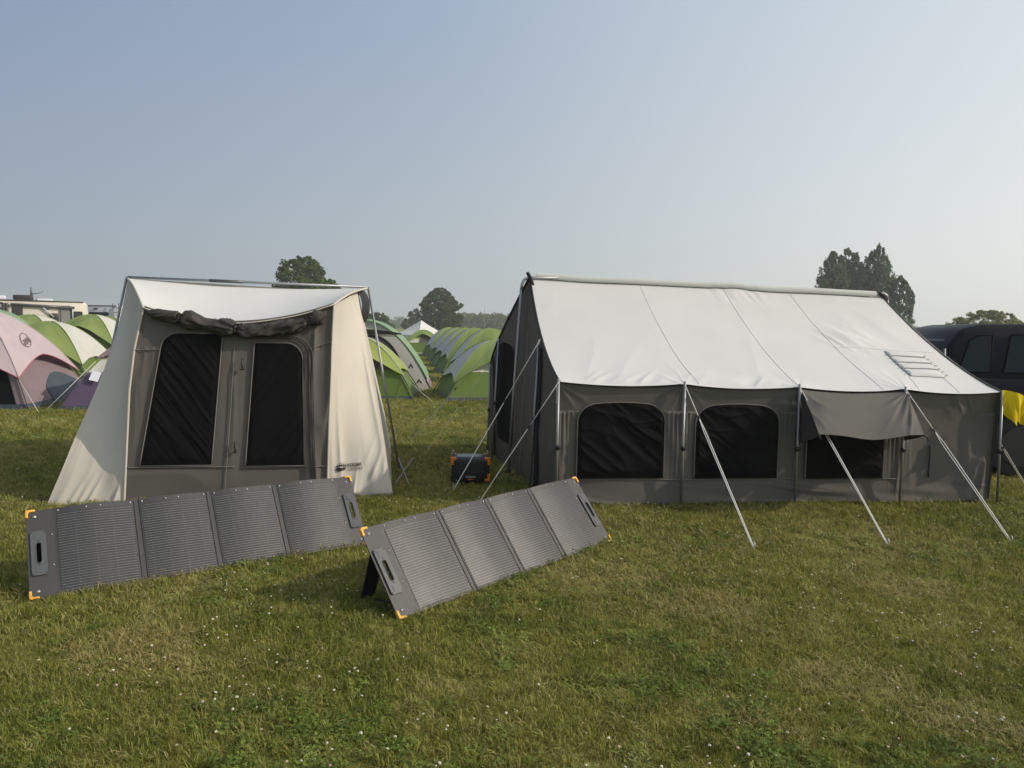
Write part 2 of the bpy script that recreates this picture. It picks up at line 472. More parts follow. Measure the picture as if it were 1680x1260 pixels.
def ground_mat():
    m, nt, out = new_mat('lawn_soil')
    geo = N(nt, 'ShaderNodeNewGeometry')
    c = grass_colour(nt, geo.outputs['Position'])
    f = N(nt, 'ShaderNodeTexNoise', Scale=38.0, Detail=5.0, Roughness=.7); nt.links.new(geo.outputs['Position'], f.inputs['Vector'])
    f2 = N(nt, 'ShaderNodeTexNoise', Scale=9.0, Detail=4.0, Roughness=.7); nt.links.new(geo.outputs['Position'], f2.inputs['Vector'])
    r = N(nt, 'ShaderNodeMapRange'); r.inputs[1].default_value = .3; r.inputs[2].default_value = .7; r.inputs[3].default_value = .45; r.inputs[4].default_value = 1.15
    nt.links.new(f.outputs[0], r.inputs[0])
    mx = N(nt, 'ShaderNodeMix'); mx.data_type = 'RGBA'; mx.blend_type = 'MULTIPLY'; mx.inputs[0].default_value = 1
    nt.links.new(c, mx.inputs[6]); nt.links.new(r.outputs[0], mx.inputs[7])
    r2 = N(nt, 'ShaderNodeMapRange'); r2.inputs[1].default_value = .35; r2.inputs[2].default_value = .65; r2.inputs[3].default_value = .8; r2.inputs[4].default_value = 1.1
    nt.links.new(f2.outputs[0], r2.inputs[0])
    mx2 = N(nt, 'ShaderNodeMix'); mx2.data_type = 'RGBA'; mx2.blend_type = 'MULTIPLY'; mx2.inputs[0].default_value = 1
    nt.links.new(mx.outputs[2], mx2.inputs[6]); nt.links.new(r2.outputs[0], mx2.inputs[7])
    b = N(nt, 'ShaderNodeBump', Strength=.6, Distance=.03); nt.links.new(f.outputs[0], b.inputs['Height'])
    p = N(nt, 'ShaderNodeBsdfPrincipled'); p.inputs['Roughness'].default_value = .95; p.inputs['Specular IOR Level'].default_value = .1
    nt.links.new(mx2.outputs[2], p.inputs['Base Color']); nt.links.new(b.outputs[0], p.inputs['Normal'])
    nt.links.new(p.outputs[0], out.inputs[0])
    return m
M['ground'] = ground_mat()

def leaf_mat(name, col, trans=.3, vs=.35):
    m, nt, out = new_mat(name)
    geo = N(nt, 'ShaderNodeNewGeometry')
    n = N(nt, 'ShaderNodeTexNoise', Scale=vs, Detail=3.0); nt.links.new(geo.outputs['Position'], n.inputs['Vector'])
    at = N(nt, 'ShaderNodeAttribute'); at.attribute_name = 'rnd'
    s = N(nt, 'ShaderNodeMath', operation='ADD'); nt.links.new(n.outputs[0], s.inputs[0]); nt.links.new(at.outputs['Fac'], s.inputs[1])
    r = N(nt, 'ShaderNodeMapRange'); r.inputs[1].default_value = .3; r.inputs[2].default_value = 1.6; r.inputs[3].default_value = .55; r.inputs[4].default_value = 1.5
    nt.links.new(s.outputs[0], r.inputs[0])
    mx = N(nt, 'ShaderNodeMix'); mx.data_type = 'RGBA'; mx.blend_type = 'MULTIPLY'; mx.inputs[0].default_value = 1
    mx.inputs[6].default_value = (*col, 1); nt.links.new(r.outputs[0], mx.inputs[7])
    d = N(nt, 'ShaderNodeBsdfDiffuse'); t = N(nt, 'ShaderNodeBsdfTranslucent')
    nt.links.new(mx.outputs[2], d.inputs['Color']); nt.links.new(mx.outputs[2], t.inputs['Color'])
    ms = N(nt, 'ShaderNodeMixShader'); ms.inputs[0].default_value = trans
    nt.links.new(d.outputs[0], ms.inputs[1]); nt.links.new(t.outputs[0], ms.inputs[2]); nt.links.new(ms.outputs[0], out.inputs[0])
    return m
M['leaf_maple'] = leaf_mat('leaf_maple', (.085, .125, .032))
M['leaf_dark'] = leaf_mat('leaf_dark', (.068, .108, .045))
M['leaf_poplar'] = leaf_mat('leaf_poplar', (.10, .145, .085))  # lightened leaf green, with distance haze put into the colour
M['leaf_pale'] = leaf_mat('leaf_pale', (.24, .25, .12))
M['leaf_wood'] = leaf_mat('leaf_wood', (.09, .13, .05), vs=.1)
M['bark'] = simple('bark', (.09, .07, .05), .9, var=.3, vscale=8)

# ------------------------------------------------------------------ ground
gv = [(-720, -720, 0), (720, -720, 0), (720, 720, 0), (-720, 720, 0)]
g = mesh('ground', (gv, [(0, 1, 2, 3)]), M['ground'], smooth=False)
g['kind'] = 'structure'
# ------------------------------------------------------------------ printed marks
def text_verts(body, bold=0.0):
    cu = bpy.data.curves.new('lettering', 'FONT'); cu.body = body; cu.size = 1.0; cu.offset = bold
    cu.align_x = 'LEFT'; cu.resolution_u = 3
    o = bpy.data.objects.new('lettering', cu); COL.objects.link(o)
    dg = bpy.context.evaluated_depsgraph_get()
    me = bpy.data.meshes.new_from_object(o.evaluated_get(dg))
    V = np.array([v.co[:] for v in me.vertices]); F = [tuple(p.vertices) for p in me.polygons]
    bpy.data.objects.remove(o); bpy.data.meshes.remove(me); bpy.data.curves.remove(cu)
    V[:, 0] -= V[:, 0].min(); V[:, 1] -= V[:, 1].min()
    return V, F

def fit(VF, x, y, w, h):
    V, F = VF; V = V.copy()
    V[:, 0] = x + V[:, 0] / V[:, 0].max() * w; V[:, 1] = y + V[:, 1] / V[:, 1].max() * h; V[:, 2] = 0
    return V, F

def blob(cx, cy, rx, ry, rot=0.0, n=14):
    a = np.linspace(0, 2 * math.pi, n, endpoint=False)
    x, y = rx * np.cos(a), ry * np.sin(a)
    c, s = math.cos(rot), math.sin(rot)
    return np.stack([cx + c * x - s * y, cy + s * x + c * y, 0 * x], 1), [tuple(range(n))]

def paw(x, y, w, h):
    """bear paw print lying on its side: long pad, five toes and five claws above it"""
    parts = [blob(.46, .20, .43, .17, .12), blob(.22, .27, .20, .17, .3), blob(.78, .25, .17, .16, -.1)]
    for i in range(5):
        cx = .12 + .19 * i; cy = .52 + .12 * math.sin(math.pi * (i + .5) / 5)
        parts.append(blob(cx, cy, .08, .12, -.35))
        parts.append((np.array([(cx + .01, cy + .17, 0), (cx + .07, cy + .15, 0), (cx + .10, cy + .36, 0)]), [(0, 1, 2)]))
    V, F = join(*parts)
    V[:, 0] = x + V[:, 0] * w; V[:, 1] = y + V[:, 1] * h
    return V, F

def guy_rope(tent, A, B, frac=.45, r=.0045, gap=.018, tail=True):
    """upper single cord, a slider, then the doubled cord down to the peg"""
    A, B = V3(A), V3(B)
    Mx = A + (B - A) * frac
    d = (B - A) / np.linalg.norm(B - A)
    side = np.cross(d, [0, 0, 1.0]); side /= np.linalg.norm(side)
    r *= .72
    ps = [tube(line(A, Mx), r, 6)]
    for k in (-1, 1):
        ps.append(tube([Mx, Mx + (B - Mx) * .12 + side * gap * .5 * k, B - d * .03 + side * gap * .25 * k, B], r * .95, 6))
    if tail:
        t0 = A + d * .03
        ps.append(tube([t0, t0 + side * .012 + V3((0, 0, -.08)), t0 - side * .006 + V3((0, 0, -.17))], r * .9, 6))
    o = mesh('guy_rope', join(*ps), M['rope'], tent)
    rot = Vector(d).to_track_quat('X', 'Z').to_matrix().to_4x4()
    mesh('slider', rbox(Mx, (.045, .018, .014), .004, 1, rot), M['black_plastic'], o)
    pg = tube([B + V3((0, 0, -.05)), B + V3((0, 0, .035)), B - d * .02 + V3((0, 0, .05))], .006, 6)
    mesh('peg', pg, M['pole_steel'], o)
    return o

# ------------------------------------------------------------------ the long cabin tent
F0, F1 = V3((.44, 6.68, 0)), V3((4.73, 7.10, 0))
WL = np.linalg.norm(F1 - F0)
TT = (F1 - F0) / WL
NN = V3((TT[1], -TT[0], 0))                      # outward from the front wall
SP = [0.0, 1.165, 2.28, 3.34, WL]                # pole stations
cabin = empty('cabin_tent', (2.4, 8.4, 0), 'long taupe canvas cabin tent with a white ridge roof and three dark mesh windows', 'tent')

def eave_z(s):
    z = 1.165 - .065 * s / WL
    for a, b in zip(SP[:-1], SP[1:]):
        u = (s - a) / (b - a)
        z = z - np.where((u > 0) & (u < 1), .028 * 4 * u * (1 - u), 0)
    return z

def wall_off(s, z):
    o = np.full_like(s, -.045)
    top = sstep(.78, 1.15, z)
    o += .035 * top                                     # drawn out to the eave
    for k, p in enumerate(SP):
        near = np.exp(-((s - p) / .12) ** 2)
        pl = .5 + .5 * np.sin((s - p) * 2 * math.pi / .042 + 2.5 * vnoise(s * 9, z * 2, 3 + k))
        fall = np.where(z < .885, np.exp(-(.885 - z) / .30), 0)
        if k < 4: o += .019 * pl * near * fall
        o += .022 * ridges(s - p, z, 8.0, 20 + k, 9, 2.0) * near * sstep(.02, .3, z) * (z < .885)
        # fan of folds under each eave corner
        dx, dz = s - p, 1.13 - z
        ang = np.arctan2(dz, dx); rad = np.hypot(dx, dz)
        o += .016 * (ridges(ang, rad, 2.6, 40 + k, 3, 2) - .3) * np.exp(-rad / .22) * sstep(.0, .06, rad)
    low = np.exp(-(z / .16) ** 2)
    o += .032 * low * (ridges(z * 2.2 + .22 * s, s, 6.0, 9, 7, 1.7) - .2)
    o += .020 * low * (vnoise(s * 2.2, z * 3, 4) - .4)
    # bay four: broad diagonal pulls
    b4 = sstep(3.36, 3.6, s) * sstep(.0, .1, WL - s)
    o += b4 * .050 * (ridges((z - .2) + .45 * (s - 3.34), s, 5.0, 55, 7, 2) - .15) * np.exp(-((z - .12) / .22) ** 2)
    o += b4 * .036 * ridges(s - .35 * z, z, 9, 61, 8, 1.7) * np.exp(-((s - 4.2) / .17) ** 2) * np.exp(-((z - .18) / .28) ** 2)
    o += b4 * .030 * ridges(s + .5 * z, z, 9.0, 66, 5, 1.7) * np.exp(-((z - 1.0) / .12) ** 2) * np.exp(-((s - 3.75) / .28) ** 2)
    o += .012 * (vnoise(s * 1.7, z * 1.5, 15) - .5)
    return o

def wall(s, z, extra=0.0):
    s = np.asarray(s, float); z = np.asarray(z, float)
    off = wall_off(s, z) + extra
    return F0 + s[:, None] * TT + off[:, None] * NN + z[:, None] * V3((0, 0, 1))

def cab_wall(u, v):
    s = u * WL
    z0 = .012 + .018 * vnoise(s * 3, s * 0, 5)
    return wall(s, z0 + v * (eave_z(s) - .012 - z0))
mesh('front_wall', grid(cab_wall, 520, 110), M['taupe_canvas'], cabin)

def cab_window(s0, s1, z0, z1, rc, seed, name='mesh_window', arch=.012):
    sc, W = (s0 + s1) / 2, s1 - s0
    def hw(z):
        t = np.clip((z - (z1 - rc)) / rc, 0, 1)
        return W / 2 - rc * 1.15 + rc * 1.15 * np.sqrt(np.clip(1 - t * t, 0, 1))
    def f(u, v):
        vv = 1 - (1 - v) ** 1.6
        z = z0 + vv * (z1 - z0)
        k = (u * 2 - 1)
        s = sc + k * hw(z)
        z = z + arch * (1 - k * k) * vv
        edge = np.minimum(sstep(0, .10, 1 - np.abs(k)), sstep(0, .08, v) * sstep(0, .05, 1 - v))
        a = (z - z0) * .8 + (s - s0) * .62
        fold = ridges(a, s - z, 9.0, seed, 9, 1.6) * sstep(1.05, .35, (z - z0) / (z1 - z0) - .15) + .5 * ridges(a, s - z, 19.0, seed + 2, 9, 1.5)
        fold2 = ridges(a * .5 - s * .4 + z, s, 11.0, seed + 5, 3.0, 1.5) * sstep(.25, .8, (z - z0) / (z1 - z0)) * .6
        base = wall_off(s, z) * 0 - .028
        return F0 + s[:, None] * TT + (base + .004 + edge * (.024 * fold + .022 * fold2))[:, None] * NN + z[:, None] * V3((0, 0, 1))
    w = mesh(name, grid(f, 96, 96), M['mesh_fabric'], cabin)
    zz = np.linspace(z0, z1, 24); zz = z0 + (1 - (1 - np.linspace(0, 1, 26)) ** 1.8) * (z1 - z0)
    L = [(sc - hw(np.array(z)), z) for z in zz]; R = [(sc + hw(np.array(z)), z) for z in zz[::-1]]
    topn = [(sc + k * hw(np.array(z1)), z1 + arch * (1 - k * k)) for k in np.linspace(-1, 1, 9)[1:-1]]
    out = np.array([(float(a), float(b)) for a, b in L + topn + R])
    P = F0 + out[:, :1] * TT + (-.022) * NN + out[:, 1:] * V3((0, 0, 1))
    mesh('piping', tube(P, .006, 6), M['taupe_seam'], w)
    return w
cab_window(.175, 1.005, .262, .965, .17, 31)
cab_window(1.30, 2.12, .258, .955, .17, 47)
cab_window(2.40, 3.185, .25, .93, .16, 59)
# stitched seams: hem under the windows and the band over the pleats
def seam_line(s0, s1, zf, r=.004, off=.004, n=60):
    s = np.linspace(s0, s1, n); z = zf(s)
    return tube(wall(s, z, off), r, 5)
pieces('hem_seam', [seam_line(.0, 3.33, lambda s: .245 + 0 * s), seam_line(.0, .19, lambda s: .89 + 0 * s, n=12),
     seam_line(1.0, 1.31, lambda s: .885 + 0 * s, n=16), seam_line(2.11, 2.41, lambda s: .88 + 0 * s, n=16),
     seam_line(3.18, 3.34, lambda s: .87 + 0 * s, n=10)], M['taupe_seam'], cabin)
# dark strap and the corner paw mark
mesh('strap', tube(wall(np.full(8, 3.665), np.linspace(.58, .26, 8), .02), .008, 5), M['dark_trim'], cabin)

# roof -----------------------------------------------------------------
PL = [V3(p) for p in ((.43, 6.66, 1.17), (.30, 7.47, 1.53), (.18, 8.25, 2.22), (-.16, 9.0, 1.53), (-.28, 9.62, 1.18))]
PR = [V3(p) for p in ((4.74, 7.07, 1.105), (4.60, 7.88, 1.45), (4.34, 8.70, 2.09), (4.22, 9.50, 1.45), (4.12, 10.15, 1.12))]
def prof(P, w, a, b, c, wk=.47):
    L0 = (w - wk) * (w - 1) / (wk * 1); L1 = w * (w - 1) / (wk * (wk - 1)); L2 = w * (w - wk) / (1 - wk)
    return L0[:, None] * P[a] + L1[:, None] * P[b] + L2[:, None] * P[c]
def roof(s, w, off=0.0, back=False):
    s = np.asarray(s, float); w = np.asarray(w, float)
    i = (4, 3, 2) if back else (0, 1, 2)
    A, B = prof(PL, w, *i), prof(PR, w, *i)
    P = A + (B - A) * s[:, None]
    # less sag towards the middle of the cloth
    ch = PL[i[0]] + (PL[2] - PL[i[0]]) * w[:, None]; ch2 = PR[i[0]] + (PR[2] - PR[i[0]]) * w[:, None]
    C = ch + (ch2 - ch) * s[:, None]
    k = .30 * np.sin(np.pi * s)
    P = P + (C - P) * k[:, None]
    z = np.zeros_like(s) + off
    e = np.exp(-w / .02)
    st = s * WL
    for a, b in zip(SP[:-1], SP[1:]):
        u = (st - a) / (b - a)
        ins = (u > 0) & (u < 1)
        P[:, 2] -= np.where(ins, .028 * 4 * u * (1 - u), 0) * np.exp(-w / .10)
    if not back:
        amp = .022
        z += sstep(.0, .045, w) * amp * ridges(st - 2.2 * w, w * 3, 8.5, 71, 7, 1.6) * np.exp(-((w - .02) / .09) ** 2) * (sstep(.2, .4, st) * sstep(1.3, .9, st) + sstep(1.2, 1.35, st) * sstep(2.25, 1.9, st))
        z += .022 * ridges(st + .35 * w, w * 3, 12.0, 77, 10, 1.6) * np.exp(-((st - 2.45) / .3) ** 2) * np.exp(-((w - .97) / .07) ** 2)
        z += .030 * ridges(st + .9 * w, w * 3, 9.5, 83, 10, 1.6) * np.exp(-((st - 3.35) / .26) ** 2) * np.exp(-((w - .56) / .10) ** 2)
        z += .014 * ridges(st + .9 * w, w * 3, 4.0, 85, 8, 1.8) * np.exp(-((st - 3.9) / .30) ** 2) * np.exp(-((w - .70) / .2) ** 2)
        z += .016 * (vnoise(st * 1.4, w * 3, 88) - .5) * sstep(.0, .1, w) + .006 * ridges(st - .6 * w, w * 2, 3.0, 95, 6, 2) * sstep(0, .15, w) * sstep(1, .8, w)
        # radiating pulls at the eave poles
        for k, p in enumerate(SP[1:4]):
            dx, dy = st - p, w * 1.9
            ang = np.arctan2(dy, dx); rad = np.hypot(dx, dy)
            z += .016 * ridges(ang, rad, 3.2, 90 + k, 3, 2) * np.exp(-rad / .18) * sstep(.0, .05, rad)
    P[:, 2] += z
    return P
rf = mesh('roof', grid(lambda u, v: roof(u, v), 420, 120), M['white_canvas'], cabin)
mesh('rear_roof', grid(lambda u, v: roof(u, v, 0, True), 60, 40), M['white_canvas'], cabin)
def roof_line(s0, s1, w0, w1, r=.0019, n=50, off=.002):
    return tube(roof(np.linspace(s0, s1, n), np.linspace(w0, w1, n), off), r, 5)
pieces('roof_seam', [roof_line(.305, .30, .01, .985), roof_line(.53, .535, .01, .985), roof_line(.725, .725, .01, .985),
                       roof_line(.725, .985, .465, .465), roof_line(.83, .81, .17, .01), roof_line(.915, .905, .17, .01)], M['roof_seam'], rf)
# stove-pipe flap laced to the roof
def flap(u, v, off):
    s = (.835 + .012 * v) + u * (.085 + .006 * v)
    w = .17 + v * .275
    h = off + .030 * np.abs(np.sin(np.pi * v * 4 + .5 * vnoise(u * 3, v * 3, 5))) ** .6 * np.sin(np.pi * np.clip(u, .02, .98)) ** .4 + .004
    edge = (np.minimum(u, 1 - u) < .02) | (np.minimum(v, 1 - v) < .02)
    return roof(s, w, 0) + np.stack([0 * h, 0 * h, np.where(edge, .002, h)], 1)
fl = mesh('stove_flap', grid(lambda u, v: flap(u, v, .006), 40, 50), M['white_canvas'], rf)
for vq in (.0, .26, .51, .76, 1.0):
    uq = np.linspace(0, 1, 24)
    mesh('flap_strap', tube(flap(uq, np.full(24, vq), .010) + V3((0, 0, .003)), .0045, 5), M['lace_cord'], rf)
for uq in (0.0, 1.0):
    vq = np.linspace(0, 1, 40)
    mesh('flap_edge', tube(flap(np.full(40, uq), vq, .006) + V3((0, 0, .002)), .0055 if uq == 0 else .0035, 5), M['lace_cord'], rf)
lace = []
for k in range(7):
    v = .06 + .13 * k
    for u0 in (-.03, 1.03):
        a = roof(np.array([.835 + .012 * v + u0 * .09]), np.array([.17 + v * .275]), .012)[0]
        lace.append(tube([a + V3((-.022, -.012, 0)), a + V3((0, 0, .012)), a + V3((.022, .012, 0))], .004, 5))
for u0 in (.33, .66):
    a = roof(np.array([.847 + u0 * .09]), np.array([.44]), .012)[0]
    lace.append(rbox(a, (.045, .05, .012), .003, 1))
pieces('lacing', [*lace], M['lace_cord'], rf)
# folded cap along the ridge
def ridge_cap(u, v):
    P = roof(.018 + u * .965, np.full_like(u, 1.0))
    a = -.45 + v * (math.pi + .5)
    sag = .005 * (vnoise(u * 9, v * 0, 3) - .5)
    return P + np.stack([0 * a, -.044 * np.cos(a), .004 + .046 * np.sin(a) + sag], 1)
mesh('ridge_cap', grid(ridge_cap, 80, 14), M['ridge_canvas'], cabin)
# gable walls ------------------------------------------------------------
def gable_top(P, q):
    t = q * 4
    i = np.clip(t.astype(int), 0, 3)
    out = np.zeros((len(q), 3))
    w = np.where(q <= .5, q * 2, (1 - q) * 2)
    f = prof(P, w, 0, 1, 2); b = prof(P, w, 4, 3, 2)
    return np.where((q <= .5)[:, None], f, b)
def gable(P, B0, B1, lean, seed):
    B0, B1 = V3(B0), V3(B1)
    def f(q, v, off=0.0):
        top = gable_top(P, q); bot = B0 + (B1 - B0) * q[:, None]
        X = bot + (top - bot) * v[:, None]
        nrm = V3((-(B1 - B0)[1], (B1 - B0)[0], 0)); nrm /= np.linalg.norm(nrm)
        o = .03 * (ridges(q * 3, v * 2, 3.5, seed, 6, 2) - .3) * np.sin(np.pi * np.clip(v, 0, 1)) + off
        return X + o[:, None] * nrm * lean
    return f
GL = gable(PL, (.44, 6.70, .01), (-.29, 9.61, .01), 1, 101)
GR = gable(PR, (4.72, 7.12, .01), (4.12, 10.12, .01), -1, 133)
gw = mesh('gable_wall', grid(lambda u, v: GL(u, v * .985), 120, 60), M['taupe_dark'], cabin)  # darker taupe than the front wall: gable shade put into the colour
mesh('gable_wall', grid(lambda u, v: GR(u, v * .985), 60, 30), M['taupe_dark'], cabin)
mesh('rear_wall', grid(lambda u, v: (V3((-.29, 9.61, .01)) + u[:, None] * (V3((4.12, 10.12, 0)) - V3((-.29, 9.61, 0)))) + v[:, None] * V3((0, 0, 1.12)), 30, 10), M['taupe_canvas'], cabin)
# arched mesh door panel in the near gable
def gdoor(u, v):
    z1 = 1.48; zl = .28
    z = zl + v * (z1 - zl)
    q0 = .70; hw = .115
    t = np.clip((v - .82) / .18, 0, 1)
    q = q0 + (u * 2 - 1) * hw * np.sqrt(np.clip(1 - t * t, 0, 1))
    top = gable_top(PL, q)[:, 2]
    return GL(q, z / top, .012 + .02 * ridges(q * 3 + z * .3, z, 6, 8, 5, 2) * np.sin(np.pi * u))
gd = mesh('mesh_window', grid(gdoor, 24, 50), M['mesh_fabric'], cabin)
def gseam(q, v0, v1, r, off=.02, n=30):
    v = np.linspace(v0, v1, n)
    return tube(GL(np.full(n, q), v, off), r, 6)
pieces('zip_strip', [gseam(.22, .02, .97, .016), gseam(.235, .02, .97, .010, .03), gseam(.86, .02, .95, .014)], M['dark_trim'], cabin)
pieces('zip_strip', [gseam(.44, .02, .8, .006), gseam(.55, .05, .75, .006)], M['taupe_seam'], cabin)
# dark edge bands of the roof
def band(P, w0, w1, a, b, c, r):
    w = np.linspace(w0, w1, 30)
    return tube(prof(P, w, a, b, c), r, 8)
pieces('roof_edge', [band(PL, 0, 1, 0, 1, 2, .014), band(PL, 0, 1, 4, 3, 2, .016)], M['dark_trim'], cabin)
e2 = prof(PR, np.linspace(0, 1, 30), 0, 1, 2)
def band2(u, v):
    w = u; P = prof(PR, w, 0, 1, 2)
    return P + (v * np.sin(np.pi * (u * .9 + .05)))[:, None] * V3((.075, .03, -.02)) + V3((.004, 0, .004))
pieces('roof_edge', [grid(band2, 40, 6), tube(e2 + V3((.006, 0, .004)), .009, 6)], M['taupe_dark'], cabin)
# awning over window three -----------------------------------------------
HL, HR = roof(np.array([2.30 / WL]), np.array([0.0]))[0], roof(np.array([3.335 / WL]), np.array([0.0]))[0]
BL, BR = V3((2.69, 6.34, .765)), V3((3.62, 6.37, .765))
def awning(u, v):
    P = HL + u[:, None] * (HR - HL)
    P[:, 2] = P[:, 2] - .02 - .028 * 4 * u * (1 - u)
    Q = BL + u[:, None] * (BR - BL)
    Q[:, 2] += -.03 * 4 * u * (1 - u) + .012 * np.sin(u * 9)
    X = P + v[:, None] * (Q - P)
    # pulls fanning from the right eave pole and from the left prop
    du, dv = (1 - u) * 1.0, v * .55
    ang = np.arctan2(dv, du + .02); rad = np.hypot(du, dv)
    f = .05 * (ridges(ang, rad, 5.5, 5, 5, 1.5) - .25) * sstep(.55, .12, rad) * sstep(.0, .12, rad)
    f += .035 * ridges(ang, rad, 8.0, 9, 5, 1.5) * sstep(.75, .3, rad) * sstep(.7, 1.1, ang)
    f += .03 * ridges(u - .25 * v, v, 7.0, 14, 5, 2.0) * np.exp(-((u - .1) / .1) ** 2) * np.sin(np.pi * v)
    bul = .05 * np.sin(np.pi * u) * np.sin(np.pi * v)
    return X + (f + bul)[:, None] * V3((.1, -.8, .55))
aw = mesh('window_awning', grid(awning, 110, 60), M['taupe_canvas'], cabin)
wl = wall(np.array([2.32]), np.array([.60]), .02)[0]; wr = wall(np.array([3.36]), np.array([.62]), .02)[0]
def gusset(top, low, inner):
    def f(u, v):
        a = top + v[:, None] * (low - top); b = top + v[:, None] * (inner - top)
        return a + u[:, None] * (b - a) + (np.sin(np.pi * u) * v * .04)[:, None] * V3((1, 0, 0))
    return grid(f, 10, 14)
mesh('gusset', gusset(HL + V3((0, 0, -.03)), BL, wl), M['taupe_dark'], aw)  # darker than the awning cloth: side shade put into the colour
mesh('gusset', gusset(HR + V3((0, 0, -.03)), BR, wr), M['taupe_dark'], aw)
pieces('awning_tie', [tube([BR, BR + V3((.035, .0, -.015)), BR + V3((.06, .03, -.05))], .006, 5), tube([BL, BL + V3((.0, -.03, -.04))], .006, 5)], M['dark_trim'], aw)
# poles --------------------------------------------------------------------
def pole(a, b, r=.013, clamp=None):
    p = mesh('pole', tube(line(a, b), r, 10), M['pole_steel'], cabin)
    c = V3(a) + (V3(b) - V3(a)) * (.47 if clamp is None else clamp)
    d = (V3(b) - V3(a)); d /= np.linalg.norm(d)
    mesh('clamp', join(tube([c - d * .022, c + d * .022], r * 1.5, 8), rbox(c + V3((.015, -.012, 0)), (.03, .016, .03), .004, 1)), M['black_plastic'], p)
    return p
for k, s in enumerate(SP):
    base = F0 + TT * s + NN * .035; top = F0 + TT * s + NN * .03 + V3((0, 0, float(1.165 - .065 * s / WL) + .035))
    if k == 0: base += V3((-.02, 0, 0)); top += V3((-.02, 0, 0))
    if k == 4: base += V3((.04, 0, 0)); top += V3((.02, 0, -.02))
    pole(base, top)
pole((.20, 7.44, 0), (.27, 7.47, 1.54))
pole((-.03, 8.16, 0), (.085, 8.2, 2.08), .016, .02)
pieces('ridge_pole', [tube([V3((.085, 8.2, 2.08)), V3((.095, 8.2, 2.14)), V3((.12, 8.21, 2.19)), V3((.165, 8.22, 2.21)), V3((.5, 8.25, 2.215))], .016, 10)], M['pole_steel'], cabin)
pole((-.24, 9.0, 0), (-.17, 9.0, 1.54)); pole((-.31, 9.63, 0), (-.29, 9.63, 1.21))
pole((4.52, 8.70, 0), (4.42, 8.70, 2.05), .016, .02)
mesh('ridge_pole', tube([V3((4.42, 8.70, 2.04)), V3((4.41, 8.70, 2.10)), V3((4.37, 8.69, 2.125)), V3((4.25, 8.68, 2.10))], .016, 10), M['pole_steel'], cabin)
pole((4.72, 7.9, 0), (4.66, 7.9, 1.50), .012)
pieces('ridge_tie', [tube([V3((.15, 8.22, 2.27)), V3((.19, 8.21, 2.20)), V3((.22, 8.17, 2.12))], [.018, .024, .012], 8),
     tube([V3((4.30, 8.66, 2.12)), V3((4.36, 8.68, 2.10)), V3((4.39, 8.66, 2.02))], [.014, .026, .012], 8)], M['dark_trim'], cabin)
# guy ropes ----------------------------------------------------------------
def eave_tip(s, dz=.0): return F0 + TT * s + NN * .04 + V3((0, 0, 1.165 - .065 * s / WL + dz))
guy_rope(cabin, (.27, 7.46, 1.52), (-.58, 7.27, 0), .40, .006)
guy_rope(cabin, eave_tip(0) + V3((-.02, 0, 0)), (-.30, 6.78, 0), .36, .006)
guy_rope(cabin, eave_tip(SP[1]), (1.86, 5.44, 0), .23, .006)
guy_rope(cabin, eave_tip(SP[2]), (2.95, 5.58, 0), .26, .006)
guy_rope(cabin, eave_tip(SP[3]), (4.00, 5.71, 0), .30, .006, .03)
guy_rope(cabin, (-.29, 9.63, 1.18), (-1.12, 9.63, 0), .48, .005)
guy_rope(cabin, (-.17, 9.0, 1.52), (-1.45, 10.4, 0), .45, .005)
guy_rope(cabin, (4.74, 7.04, .62), (5.56, 7.75, 0), .1, .006, tail=False)
# paw mark at the near corner of the gable
pv, pf = paw(0, 0, .10, .09)
mesh('logo', (GL(.035 + pv[:, 0] * .32 * .3, (.14 + pv[:, 1]) / 1.17, .022), pf), M['print_black'], cabin, smooth=False)

# ------------------------------------------------------------------ yellow cloth over the corner pole
yc0 = V3((4.70, 7.02, 1.13))
def ycloth(u, v):
    # hung from the corner; the free edge falls away to the lower right
    x = .40 * u
    top = .02 * np.sin(u * 3) - .16 * u ** 1.3
    drop = .26 + .06 * np.sin(u * 2.2) - .05 * u
    drop = np.where(u < .2, .24 + .5 * u, drop)
    z = top - v * drop
    y = .035 * np.sin(u * 13 + v * 2.2) * (.35 + v) + .02 * np.sin(u * 27 + 1) * v
    return yc0 + np.stack([x + .05 * v * (1 - u), -.03 + y * .9 - .02 * v, z], 1)
yo = mesh('yellow_cloth', grid(ycloth, 50, 30), M['yellow_cloth'])
yo['label'] = 'bright yellow cloth draped over the corner pole of the long cabin tent'; yo['category'] = 'cloth'

# ------------------------------------------------------------------ the flat-roofed square tent
A0, A1 = V3((-4.15, 6.47, 0)), V3((-1.14, 6.99, 0))
TL = np.linalg.norm(A1 - A0); TD = (A1 - A0) / TL; ND = V3((TD[1], -TD[0], 0)); TILT = .08
square = empty('square_tent', (-2.7, 8.0, 0), 'cream canvas tent with a tall taupe mesh front and splayed side flaps', 'tent')
def FW(s, z, off=0.0):
    s = np.asarray(s, float); z = np.asarray(z, float); off = np.asarray(off, float) + 0 * s
    return A0 + s[:, None] * TD + (off - z * TILT)[:, None] * ND + z[:, None] * V3((0, 0, 1))
def sI(z): return np.interp(z, [0, 1.03, 1.42, 1.80], [.635, .676, .72, .80])
def sJ(z): return np.interp(z, [0, .68, 1.5, 1.85], [2.437, 2.452, 2.478, 2.496])
def edge_z(s):
    u = (s - .8) / 1.694
    c = 1.782 + (1.845 - 1.782) * u
    return c - .155 * 4 * u * (1 - u) * (1 - .10 * (u - .5))
